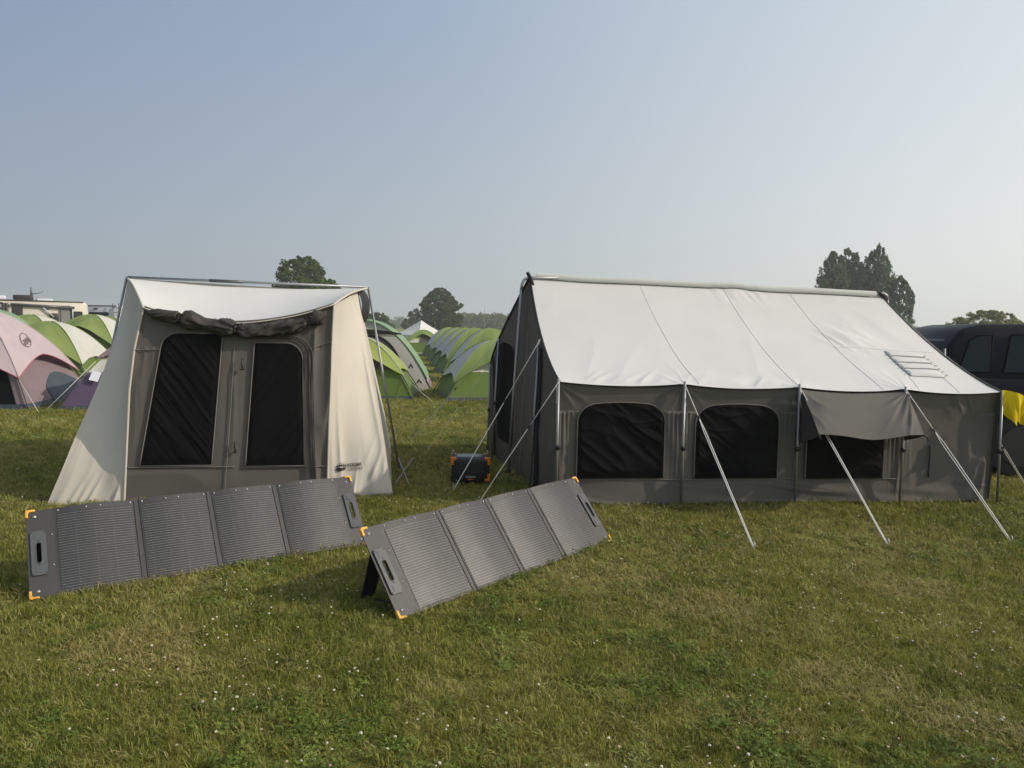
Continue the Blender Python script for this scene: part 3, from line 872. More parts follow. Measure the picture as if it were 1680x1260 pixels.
def fold_sq(s, z):
    o = np.zeros_like(s)
    r = sstep(2.22, 2.32, s)
    o += r * .035 * (ridges(s, z, 9.0, 3, 12, 1.8) - .25) * sstep(.0, .2, z) * sstep(1.75, 1.5, z)
    lft = sstep(1.0, .8, s)
    o += lft * .012 * (ridges(s - .05 * z, z, 12, 5, 10, 2) - .3) * (z < 1.42) * sstep(.3, .6, z)
    c = np.exp(-((s - 1.58) / .12) ** 2)
    o += c * .010 * (ridges(s + .03 * z, z, 10, 9, 9, 2) - .3)
    o += .012 * ridges(z, s, 5, 12, 5, 2.2) * np.exp(-((z - .2) / .12) ** 2)
    o += .010 * (vnoise(s * 2, z * 1.6, 17) - .5)
    return o
def sq_front(u, v):
    z = v * 1.9
    s = sI(z) + u * (sJ(z) - sI(z))
    zt = edge_z(np.clip(s, .8, 2.494)) + .02
    z = .01 + v * (zt - .01)
    s = sI(z) + u * (sJ(z) - sI(z))
    return FW(s, z, fold_sq(s, z))
fw = mesh('front_wall', grid(sq_front, 170, 150), M['taupe_canvas'], square)

def sq_door(lb, lt, rb, rt, z0, z1, round_left, rc, seed):
    def ins(z, side):
        t = np.clip((z - (z1 - rc)) / rc, 0, 1)
        return (rc - rc * np.sqrt(np.clip(1 - t * t, 0, 1))) if side else 0 * z
    def f(u, v):
        vv = 1 - (1 - v) ** 1.5
        z = z0 + vv * (z1 - z0)
        a = lb + (lt - lb) * vv + ins(z, round_left); b = rb + (rt - rb) * vv - ins(z, not round_left)
        s = a + u * (b - a)
        e = np.minimum(sstep(0, .1, np.minimum(u, 1 - u)), sstep(0, .05, v) * sstep(0, .03, 1 - v))
        d = (.8 * s + .6 * z) if round_left else (-.8 * s + .6 * z)
        k = ridges(d, s - z, 13.0, seed, 16, 1.4) * (.5 + .5 * vnoise(s * 3, z * 2, seed)) + .45 * ridges(d, s - z, 27.0, seed + 3, 18, 1.4)
        return FW(s, z, .012 + fold_sq(s, z) * .3 + e * .020 * k)
    w = mesh('mesh_door', grid(f, 100, 180), M['mesh_fabric'], square)
    zz = z0 + (1 - (1 - np.linspace(0, 1, 30)) ** 2) * (z1 - z0)
    vv = (zz - z0) / (z1 - z0)
    Lp = np.stack([lb + (lt - lb) * vv + ins(zz, round_left), zz], 1)
    Rp = np.stack([rb + (rt - rb) * vv - ins(zz, not round_left), zz], 1)[::-1]
    o = np.vstack([Lp, Rp, Lp[:1]])
    mesh('piping', tube(FW(o[:, 0], o[:, 1], .016), .0055, 5), M['taupe_seam'], w)
    return w
sq_door(.767, .965, 1.392, 1.486, .335, 1.555, True, .13, 21)
sq_door(1.691, 1.769, 2.225, 2.205, .318, 1.475, False, .15, 33)
def sq_seam(pts, r=.0045, off=.012, n=40):
    p = np.array(pts); t = np.linspace(0, 1, len(p)); q = np.linspace(0, 1, n)
    s, z = np.interp(q, t, p[:, 0]), np.interp(q, t, p[:, 1])
    return tube(FW(s, z, off + fold_sq(s, z)), r, 5)
pieces('seam', [sq_seam([(.64, .325), (1.60, .318)]), sq_seam([(1.66, .305), (2.43, .308)]), sq_seam([(.70, 1.395), (.93, 1.405)]),
     sq_seam([(2.26, 1.42), (2.47, 1.49)]), sq_seam([(1.505, .02), (1.555, .8), (1.60, 1.55)], .004)], M['taupe_seam'], square)
zp = [(1.80, 1.53)] + [(2.07 + .2 * math.sin(a), 1.33 + .2 * math.cos(a)) for a in np.linspace(0, math.pi / 2, 8)] + [(2.275, 1.0), (2.29, .5), (2.31, .03)]
pieces('zip', [sq_seam(zp, .011, .02, 90), sq_seam([(a + .035, b + .01) for a, b in zp], .006, .03, 90)], M['taupe_dark'], square)
tg = []
for s, z in ((1.668, 1.27), (1.605, .50)):
    a = FW([s], [z], .03)[0]
    tg += [tube([a + V3((0, 0, .06)), a + V3((-.006, -.01, 0)), a + V3((.004, 0, -.05))], .007, 6), tube([a + V3((-.016, -.01, -.045)), a + V3((.02, -.01, -.04))], .008, 6)]
pieces('toggle', [*tg], M['black_plastic'], square)
# rolled storm flap tied under the roof edge
def roll(a, b, ties, r0, seed, sag):
    n = 300
    t = np.linspace(0, 1, n)
    s = a[0] + (b[0] - a[0]) * t
    z = a[1] + (b[1] - a[1]) * t - sag * np.sin(np.pi * t)
    r = r0 * (.65 + .7 * vnoise(t * 5, 0 * t, seed))
    for k in ties: r *= 1 - .55 * np.exp(-((t - k) / .025) ** 2)
    r *= sstep(-.03, .12, t) * sstep(-.03, .12, 1 - t) * .8 + .2
    P = FW(s, z, .05 + 0 * s)
    V, F = tube(P, r, 40)
    th = np.arange(len(V)) % 40 / 40 * 2 * math.pi
    tt = np.repeat(t, 40)
    tw = th + 3.0 * tt + .8 * vnoise(tt * 7, 0 * tt, seed + 9)
    k = 1 + .85 * (ridges(np.sin(tw) * 1.8 + tt * 3, np.cos(tw) * .7 + tt * 6, 2.0, seed + 3, 2.5, 1.2) - .4) + .22 * (vnoise(tt * 16, np.sin(tw) * 1.5, seed + 5) - .5)
    C = np.repeat(P, 40, 0)
    V = C + (V - C) * k[:, None] * np.array([1, .8, .92])
    return V, F
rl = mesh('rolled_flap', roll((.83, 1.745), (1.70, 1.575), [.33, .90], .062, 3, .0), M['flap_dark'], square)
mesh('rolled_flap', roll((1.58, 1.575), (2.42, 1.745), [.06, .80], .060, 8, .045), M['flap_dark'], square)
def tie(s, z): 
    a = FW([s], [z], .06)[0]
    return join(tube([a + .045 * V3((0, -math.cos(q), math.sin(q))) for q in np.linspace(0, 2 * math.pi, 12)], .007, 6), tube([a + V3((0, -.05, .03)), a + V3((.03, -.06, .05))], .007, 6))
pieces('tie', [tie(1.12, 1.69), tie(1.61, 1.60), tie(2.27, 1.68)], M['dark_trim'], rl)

LO = np.array([(-4.15, 6.47, 0.00), (-4.06, 6.56, 0.34), (-4.02, 6.75, 0.67), (-3.98, 6.98, 0.99), (-4.01, 7.32, 1.39), (-4.06, 7.60, 1.70), (-4.13, 7.84, 1.96), (-4.19, 8.00, 2.12)])
RO = np.array([(-1.14, 6.99, 0.00), (-1.22, 7.08, 0.37), (-1.32, 7.26, 0.71), (-1.44, 7.51, 1.08), (-1.55, 7.77, 1.42), (-1.65, 8.02, 1.71), (-1.72, 8.19, 1.91), (-1.76, 8.31, 2.03)])
def along(Pt, v):
    t = Pt[:, 2] / Pt[-1, 2]
    return np.stack([np.interp(v, t, Pt[:, k]) for k in range(3)], 1)
def smooth_curve(Pt, n=60):
    v = np.linspace(0, 1, n); P = along(Pt, v)
    for _ in range(40): P[1:-1] = (P[:-2] + 2 * P[1:-1] + P[2:]) / 4
    return P
LOs, ROs = smooth_curve(LO), smooth_curve(RO)
def samp(Ps, v): 
    t = np.linspace(0, 1, len(Ps)); return np.stack([np.interp(v, t, Ps[:, k]) for k in range(3)], 1)
def flap_l(u, v, off=0.0):
    z = v * 1.785; I = FW(sI(z), z, .006); O = samp(LOs, v)
    X = I + u[:, None] * (O - I)
    f = .045 * (ridges(u - .12 * v, v, 3.2, 7, 7, 2) - .2) * sstep(0, .1, u) * sstep(0, .1, 1 - u) * sstep(.0, .15, v) * sstep(1, .7, v) * .45
    f += .035 * ridges(u * .8 + v * .5, v, 9, 12, 6, 1.7) * np.exp(-(v / .10) ** 2) * sstep(0, .1, u)
    bow = -.10 * np.sin(np.pi * u) * np.sin(np.pi * np.clip(v, 0, 1))
    return X + (f + bow + off)[:, None] * V3((-.25, -.95, .1))
def flap_r(u, v, off=0.0):
    z = v * 1.84; I = FW(sJ(z), z, .006); O = samp(ROs, v)
    X = I + u[:, None] * (O - I)
    f = .028 * (ridges(u + .15 * v, v, 4.0, 19, 12, 1.6) - .2) * sstep(0, .12, u) * sstep(0, .1, 1 - u) * sstep(.0, .3, v) * sstep(1.02, .6, v)
    f += .04 * ridges(u - v * .8, v, 8, 25, 6, 1.7) * np.exp(-(v / .12) ** 2) * sstep(.1, .3, u) * sstep(.0, .02, v)
    f += .03 * ridges(u * .6 - v * 1.2 + 1, u, 7, 28, 5, 2) * np.exp(-((u - .85) / .2) ** 2) * sstep(.35, .1, v) * sstep(0, .08, 1 - u)
    bow = -.06 * np.sin(np.pi * u) * np.sin(np.pi * np.clip(v, 0, 1))
    return X + (f + bow + off)[:, None] * V3((.35, -.92, .1))
mesh('side_flap', grid(flap_l, 60, 110), M['cream_canvas'], square)
frt = mesh('side_flap', grid(flap_r, 60, 110), M['cream_canvas'], square)
# rolled hems along the front edges of the flaps
vv = np.linspace(0, 1, 60)
pieces('hem', [tube(flap_l(0 * vv, vv) + ND * .006, .011, 6), tube(flap_r(0 * vv, vv) + ND * .006, .010, 6)], M['cream_canvas'], square)
# printed logo on the right flap
def on_flap(V):
    s, z = V[:, 0], V[:, 1]
    v = z / 1.84
    sO = (samp(ROs, v) - A0) @ TD
    u = (s - sJ(z)) / (sO - sJ(z))
    return flap_r(np.clip(u, 0, 1), v, .012)
logo = join(fit(text_verts('KODIAK', .03), 2.625, .283, .135, .030), fit(text_verts('CANVAS', .0), 2.625, .248, .135, .028), paw(2.515, .248, .10, .085))
mesh('logo', (on_flap(logo[0]), logo[1]), M['print_black'], frt, smooth=False)
# roof
RB0, RB1 = V3((-4.19, 8.00, 2.135)), V3((-1.675, 8.44, 2.09))
def sq_roof(u, v):
    s = .8 + u * 1.694
    E = FW(s, edge_z(s), .03)
    R = RB0 + u[:, None] * (RB1 - RB0)
    R[:, 2] -= .05 * np.sin(np.pi * u) + .01
    w = v
    X = E + w[:, None] * (R - E)
    X[:, 2] += -.05 * np.sin(np.pi * v) * (.4 + .6 * np.sin(np.pi * u)) + .008 * (vnoise(u * 6, v * 3, 5) - .5)
    # the sides curl up to the bar
    X[:, 2] += .05 * (np.abs(2 * u - 1) ** 4) * np.sin(np.pi * v)
    return X
srf = mesh('roof', grid(sq_roof, 90, 40), M['white_canvas'], square)
uu = np.linspace(0, 1, 50)
pieces('roof_hem', [tube(sq_roof(uu, 0 * uu), .007, 6), tube(sq_roof(0 * uu, uu), .012, 6), tube(sq_roof(0 * uu + 1, uu), .012, 6)], M['cream_canvas'], srf)
C2 = (RB0 + RB1) / 2; C2[2] = 0
def mirror(P):   # through the vertical plane of the bar
    d = ((P - RB0) @ ND)[:, None]
    return P - 2 * d * ND
mesh('rear_roof', grid(lambda u, v: mirror(sq_roof(u, v)), 30, 14), M['white_canvas'], square)
def side_wall(Ps):
    def f(u, v):
        a = samp(Ps, v); b = mirror(a)
        return a + u[:, None] * (b - a)
    return grid(f, 20, 40)
mesh('side_wall', side_wall(LOs), M['cream_canvas'], square)
mesh('side_wall', side_wall(ROs), M['cream_canvas'], square)
def rear(u, v):
    a, b = mirror(samp(LOs, v)), mirror(samp(ROs, v))
    m = np.interp(v, [0, 1], [0, .15])
    return a + u[:, None] * (b - a)
mesh('rear_wall', grid(rear, 20, 30), M['cream_canvas'], square)
# rolled dark side window under the right eave
def sidewin(u, v):
    a = .2 + v * 2.7
    P = V3((-1.80, 8.28, 1.85))
    x = .13 * np.sin(a) ; z = .20 * np.cos(a)
    return P + np.stack([x * .75, .45 * u, z + .02 * u], 1)
mesh('side_awning', grid(sidewin, 8, 24), M['dark_trim'], square)
# frame
def sqpole(a, b, r=.013): return mesh('pole', tube(line(a, b), r, 10), M['pole_steel'], square)
sqpole(RB0, RB1, .014)
q = V3((0, 0, .018)) 
sqpole((-1.29, 8.36, 0), RB1 + V3((.01, 0, .0)), .013)
sqpole((-4.66, 7.92, 0), RB0 + V3((-.01, 0, 0)), .013)
mesh('bar_sleeve', tube(line(RB0 + (RB1 - RB0) * .33, RB0 + (RB1 - RB0) * .47), .018, 10), M['grey_plastic'], square)
pieces('foot_peg', [tube([V3((-1.21, 7.48, 0)), V3((-1.08, 8.0, .20))], .006, 6), tube([V3((-1.29, 8.30, .14)), V3((-1.03, 7.40, 0))], .008, 6)], M['pole_steel'], square)

# ------------------------------------------------------------------ folding solar panels
PLEN, PH = 2.13, .575
SECS = [(.150, .600), (.630, 1.060), (1.090, 1.520), (1.550, 2.000)]
def bulge(x, seed):
    z = np.zeros_like(x)
    for k, (a, b) in enumerate(SECS):
        u = np.clip((x - a) / (b - a), 0, 1)
        amp = (.018, .013, .015, .019)[(k + seed) % 4]
        z += amp * np.sin(np.pi * u) * (1 + .25 * np.cos(np.pi * u))
    return z
def panel_top(x, y, seed):
    return np.stack([x, y, bulge(x, seed) * (.45 + .55 * y / PH)], 1)
def solar_panel(b0, t, tilt, label, seed):
    t = Vector(t).normalized(); bk = Vector((-t.y, t.x, 0)); T = math.radians(tilt)
    up = bk * math.cos(T) + Vector((0, 0, math.sin(T))); n = t.cross(up)
    Mx = Matrix(((t.x, up.x, n.x, b0[0]), (t.y, up.y, n.y, b0[1]), (t.z, up.z, n.z, b0[2]), (0, 0, 0, 1)))
    root = empty('solar_panel', b0, label, 'solar panel', 'folding solar panels on the grass', mat=Mx)
    kw = dict(world=False)
    # backing board, one cloth-covered sheet with rounded thickness
    def board(u, v):
        x = .14 + u * (PLEN - .26); y = v * PH
        return panel_top(x, y, seed)
    Vt, Ft = grid(board, 150, 8)
    Vb = Vt - np.array([0, 0, .007])
    m = len(Vt)
    F = list(Ft) + [tuple(i + m for i in q[::-1]) for q in Ft]
    nu, nv = 150, 8
    ring = [i for i in range(nu)] + [nu - 1 + nu * j for j in range(1, nv)] + [nu * (nv - 1) + i for i in range(nu - 2, -1, -1)] + [nu * j for j in range(nv - 2, 0, -1)]
    for a, b in zip(ring, ring[1:] + ring[:1]): F.append((b, a, a + m, b + m))
    mesh('backing_board', (np.vstack([Vt, Vb]), F), M['panel_fabric'], root, auto=40, **kw)
    for xa, xb, sx in ((0.0, .1405, 1), (PLEN - .1205, PLEN, -1)):
        hx = .058 if sx > 0 else PLEN - .058
        mesh('end_board', prism(rrect(xb - xa, PH, .006, (xa + xb) / 2, PH / 2), -.007, .0, holes=rrect(.030, .135, .0149, hx, .285)), M['panel_fabric'], root, auto=40, **kw)
    for k, (a, b) in enumerate(SECS):
        def cells(u, v):
            x = a + .012 + u * (b - a - .024); y = .022 + v * (PH - .062)
            P = panel_top(x, y, seed); P[:, 2] += .0025 + .0012 * (vnoise(x * 18, y * 18, 3 + k) - .5)
            return P
        mesh('cell_sheet', grid(cells, 40, 14), M['solar'], root, **kw)
        ey = []
        for x, y in ((a + .02, PH - .018), ((a + b) / 2 - .05, PH - .02), ((a + b) / 2 + .03, PH - .02), (b - .02, PH - .018)):
            p = panel_top(np.array([x]), np.array([y]), seed)[0]
            ey.append(tube([p + V3((0, 0, .0)), p + V3((0, 0, .004))], .0055, 10))
        pieces('eyelet', [*ey], M['eyelet'], root, **kw)
    for x in (.615, 1.075, 1.535):
        def hinge(u, v):
            xx = x + (u - .5) * .034
            return np.stack([xx, v * PH, .004 - .010 * (1 - (2 * u - 1) ** 2) + .002 * (vnoise(v * 30, u * 3, int(x * 100)) - .5)], 1)
        mesh('fold_strip', grid(hinge, 9, 24), M['dark_trim'], root, **kw)
    for x0, sx in ((0.0, 1), (PLEN, -1)):
        # handle plate: rounded frame with a long opening, four screws, two square bosses
        cx = x0 + sx * .058
        out = rrect(.082, .285, .014, cx, .285); hol = rrect(.030, .135, .0149, cx, .285)
        h = mesh('handle', prism(out, .002, .012, holes=hol), M['grey_plastic'], root, auto=40, **kw)
        rim = hol + hol[:1]
        mesh('grip_rim', tube([(p[0], p[1], 0.0125) for p in rim], .003, 6), M['grey_plastic'], h, **kw)
        bs = [prism(rrect(.040, .040, .005, cx, .285 + q * .108), .0115, .0145) for q in (-1, 1)]
        pieces('plate_boss', [*bs], M['grey_plastic'], h, auto=40, **kw)
        sc = []
        for q in (-1, 1):
            for w in (-.033, .033): sc.append(tube([(cx + w, .285 + q * .132, .0115), (cx + w, .285 + q * .132, .0135)], .0035, 8))
            sc.append(tube([(cx, .285 + q * .078, .0115), (cx, .285 + q * .078, .0135)], .0035, 8))
        pieces('screw', [*sc], M['black_plastic'], h, **kw)
        for y0, sy in ((0.0, 1), (PH, -1)):
            L = [(-.003, .006), (.006, -.003), (.050, -.003), (.050, .012), (.020, .012), (.012, .020), (.012, .050), (-.003, .050)]
            poly = [(x0 + sx * a, y0 + sy * b) for a, b in L]
            mesh('corner_guard', prism(poly, -.011, .011, .003), M['orange_plastic'], root, auto=35, **kw)
            p = V3((x0 + sx * .045, y0 + sy * .045, 0))
            pieces('eyelet', [tube([p, p + V3((0, 0, .004))], .011, 12), tube([p + V3((0, 0, .0042)), p + V3((0, 0, .005))], .005, 8)], M['eyelet'], root, **kw)
        rv = [tube([(x0 + sx * .13, y, .0), (x0 + sx * .13, y, .004)], .005, 8) for y in (.2, .40)]
        pieces('eyelet', [*rv], M['eyelet'], root, **kw)
    # folding legs behind
    c, s = math.cos(T), math.sin(T)
    for x in (.10, .84, 1.30, 2.03):
        y0, y1 = PH * .80, PH * .10
        # foot on the ground behind the panel: local offsets of a world-vertical drop and a step back
        top = V3((x, y0, -.008)); htop = y0 * s
        back = .12
        foot = top + V3((0, -htop * s + back * c, -htop * c - back * s))
        low = V3((x, y1, -.008))
        leg = []
        for a, b in ((top, foot),):
            d = (b - a) / np.linalg.norm(b - a); w = V3((1, 0, 0)); nn = np.cross(d, w)
            P = []
            for p, hw in ((a, .06), (b, .05)):
                for q, e in ((-1, -.003), (1, -.003), (1, .003), (-1, .003)): P.append(p + w * hw * q + nn * e)
            leg.append((np.array(P), [(0, 1, 2, 3), (7, 6, 5, 4), (0, 4, 5, 1), (1, 5, 6, 2), (2, 6, 7, 3), (3, 7, 4, 0)]))
        st = mesh('kickstand', join(*leg), M['dark_trim'], root, smooth=False, **kw)
        mesh('strap', tube([low, (low + foot) / 2 + V3((0, .0, -.0)), foot], .006, 5), M['dark_trim'], st, **kw)
    return root
solar_panel((-2.81, 4.18, .012), (1.79, 1.25, 0), 52, 'dark folding solar panel in front of the square cream tent, farther from the camera', 0)
solar_panel((-.61, 3.98, .012), (1.40, 1.60, 0), 51, 'folding solar panel with greyer sheen nearest the camera, tilted on the lawn', 2)

# ------------------------------------------------------------------ power station
ps = empty('power_station', (-.43, 7.72, 0), 'black portable power station with orange corner guards beside the cabin tent', 'power station', rotz=math.radians(4))
kw = dict(world=False)
mesh('case', rbox((0, 0, .155), (.40, .27, .25), .02, 3), M['black_plastic'], ps, auto=40, **kw)
pieces('front_panel', [rbox((0, -.137, .165), (.33, .008, .17), .003, 1), rbox((-.08, -.143, .20), (.10, .006, .055), .002, 1), rbox((.08, -.143, .20), (.11, .006, .06), .002, 1)], M['grey_plastic'] if False else M['black_plastic'], ps, smooth=False, **kw)
pieces('socket', [*[tube([(x, -.141, .125), (x, -.147, .125)], .017, 12) for x in (-.12, -.075, .03, .08, .13)]], M['black_plastic'], ps, **kw)
for sx in (-1, 1):
    hd = [tube([(sx * .185, -.09, .27), (sx * .185, -.085, .315), (sx * .185, -.05, .325), (sx * .185, .05, .325), (sx * .185, .085, .315), (sx * .185, .09, .27)], .013, 8)]
    pieces('handle', [*hd], M['grey_plastic'], ps, **kw)
    for sy in (-1, 1):
        for z, q in ((.275, 1), (.05, -1)):
            cg = join(rbox((sx * .178, sy * .117, z), (.06, .05, .032), .008, 2), rbox((sx * .192, sy * .125, z - q * .035), (.032, .034, .06), .008, 2))
            mesh('corner_guard', cg, M['power_orange'] if (q > 0 or sx > 0) else M['black_plastic'], ps, auto=40, **kw)
mesh('top_plate', rbox((0, 0, .283), (.29, .22, .012), .005, 2), M['grey_plastic'], ps, auto=40, **kw)
tv, tf = fit(text_verts('PECRON', .02), -.05, .075, .10, .020)
mesh('lettering', (np.stack([tv[:, 0], 0 * tv[:, 0] - .1425, tv[:, 1]], 1), tf), M['print_white'], ps, smooth=False, **kw)
mesh('stripe', rbox((.0, -.1425, .058), (.055, .003, .008)), M['print_orange'], ps, smooth=False, **kw)
pieces('foot', [*[rbox((sx * .15, sy * .09, .018), (.05, .05, .036), .006, 1) for sx in (-1, 1) for sy in (-1, 1)]], M['black_plastic'], ps, **kw)

# ------------------------------------------------------------------ hooped dome tents
def dome_z(r, h, e=2.0): return h * (1 - np.clip(r, 0, 1) ** e)
QUAD = ((0, -1), (1, 0), (0, 1), (-1, 0))          # front, right, rear, left
def dome_pt(k, r, s, W, D, h, grow=1.0, lift=0.0, pull=.07):
    """point of wall k at hoop radius r (1 = ground) and side position s in -1..1"""
    q = 1 - pull * (1 - s * s) * np.sin(np.pi * np.clip(r, 0, 1))
    a, b = s * r * grow, r * q * grow
    if k == 0: x, y = a * W / 2, -b * D / 2
    elif k == 1: x, y = b * W / 2, a * D / 2
    elif k == 2: x, y = -a * W / 2, b * D / 2
    else: x, y = -b * W / 2, -a * D / 2
    return np.stack([x, y, dome_z(r, h) + lift], 1)
def ring(k, r0, r1, W, D, h, n=22, m=14, s0=-1.0, s1=1.0, **kw):
    def f(u, v):
        s = s0 + u * (s1 - s0); r = r1 + v * (r0 - r1)
        P = dome_pt(k, r, s, W, D, h, **kw)
        w = .022 * (ridges(s * 1.5 - r, r * 2, 3.0, 5 + k, 5, 2) - .3) * np.sin(np.pi * np.clip(r, 0, 1))
        d = QUAD[k]
        P[:, 0] += d[0] * w; P[:, 1] += d[1] * w
        return P
    return grid(f, n, m)
def dome_fly(k, W, D, h, rc, rm, visor, droop=0.0, n=28, m=18):
    """rain fly over wall k: the hem runs from corner radius rc up to rm in the middle; a visor pushes it outward"""
    d = QUAD[k]
    def f(u, v):
        s = u * 2 - 1
        hem = rm + (rc - rm) * np.abs(s) ** 1.7
        r = hem * (1 - v) ** 1.0 + .001
        P = dome_pt(k, r, s, W, D, h, grow=1.045, lift=.035, pull=.05)
        g = (r / hem) ** 3 * (1 - s * s)
        P[:, 0] += d[0] * visor * g; P[:, 1] += d[1] * visor * g
        P[:, 2] -= droop * g
        w = .018 * (ridges(s * 2 - r * 1.2, r, 3.0, 25 + k, 5, 2) - .3) * sstep(.1, .5, r)
        P[:, 2] += w
        return P
    return grid(f, n, m)

def dome_tent(name, loc, rotdeg, W, D, h, c, label, group=None, cat='tent', rm=(.52, .78, .70, .78), visor=(.38, .03, .1, .03), rc=.85, door=(-.25, .75), legs=True, lines=True, extra=None):
    """c: dict of material names: front, side, rear, body, upper, floor"""
    t = empty(name, loc, label, cat, group, rotz=math.radians(rotdeg))
    kw = dict(world=False)
    for k, nm in enumerate(('front', 'side', 'rear', 'side')):
        mesh('rain_fly', dome_fly(k, W, D, h, rc, rm[k], visor[k]), M[c[nm]], t, label={0: 'front visor of the fly', 1: 'side band of the fly', 2: 'rear of the fly', 3: 'side band of the fly'}[k], **kw)
    for k in range(4):
        mesh('wall', ring(k, .72, .975, W, D, h), M[c['body']], t, **kw)
        up = mesh('mesh_panel', ring(k, .05, .72, W, D, h, m=10), M[c['upper']], t, **kw)
        mesh('floor_edge', ring(k, .97, 1.0, W, D, h, m=4, grow=1.004), M[c['floor']], t, **kw)
    # pale sleeve panel and the door of the front
    mesh('front_panel', ring(0, .60, .725, W, D, h, s0=-.98, s1=door[0] - .05, m=8, grow=1.012), M['nylon_white'], t, **kw)
    dr = mesh('door', ring(0, .42, .725, W, D, h, s0=door[0], s1=door[1], m=8, grow=1.012), M['tent_mesh'], t, **kw)
    # hoop poles down the four edges
    for k in range(4):
        r = np.linspace(.72, 1.0, 8)
        P = dome_pt(k, r, np.full(8, 1.0), W, D, h, grow=1.03)
        mesh('pole', tube(P, .011, 6), M['pole_dark'], t, **kw)
        r = np.linspace(.03, rc, 20)
        P = dome_pt(k, r, np.full(20, 1.0), W, D, h, grow=1.05, lift=.038)
        mesh('fly_seam', tube(P, .010, 5), M[c.get('seam', c['front'])], t, **kw)
    if lines:
        for k, sx in ((0, 1), (0, -1), (1, 1)):
            a = dome_pt(k, np.array([rc]), np.array([float(sx)]), W, D, h, grow=1.05)[0]
            d = V3((a[0], a[1], 0)); d /= np.linalg.norm(d)
            b = V3((a[0], a[1], 0)) + d * .85 + V3((0, -.15, 0)); b[2] = 0
            mesh('guy_rope', tube(line(a, b), .0045, 5), M['rope'], t, **kw)
    if extra: extra(t)
    return t

GG = dict(front='nylon_green', side='nylon_grey', rear='nylon_green', body='nylon_dark_green', upper='tent_mesh', floor='floor_tarp')
GW = dict(front='nylon_green', side='nylon_white', rear='nylon_green', body='nylon_dark_green', upper='tent_mesh', floor='floor_tarp')
LM = dict(front='nylon_lime', side='nylon_lime', rear='nylon_lime', body='nylon_dark_green', upper='tent_mesh', floor='floor_tarp', seam='nylon_white')

# the receding row on the right of the grass lane ------------------------
rowgrp = 'green and grey dome tents in the receding row'
def vent(t):
    mesh('side_flap', grid(lambda u, v: np.stack([.55 + .62 * u - .02, -1.19 + .16 * v - 0 * u, .06 + (.30 * np.sin(np.pi * (.15 + .8 * u))) * v], 1), 14, 8), M['nylon_white'], t, world=False)
first = dome_tent('dome_tent', (-.36, 17.65, 0), 13, 2.75, 2.35, 1.33, GG, 'nearest green and grey dome tent, its front beside the far end of the cabin tent', rowgrp, extra=vent, lines=False)
proto = dome_tent('dome_tent', (-.66, 22.7, 0), 10, 2.75, 2.5, 1.60, GG, 'second green and grey dome tent of the row, just behind the nearest', rowgrp, lines=False)
ords = ['third green and grey dome tent along the row, counted from the nearest', 'fourth green and grey dome tent along the row, counted from the nearest',
        'fifth green and grey dome tent along the row, counted from the nearest', 'sixth and farthest green and grey dome tent at the end of the row']
for (x, y, rz), lb in zip(((-1.35, 27.0, 12), (-1.95, 31.2, 14), (-2.65, 35.8, 14), (-3.55, 41.0, 15)), ords):
    c2 = copy_tree(proto); c2.location = (x, y, 0); c2.rotation_euler.z = math.radians(rz); c2['label'] = lb

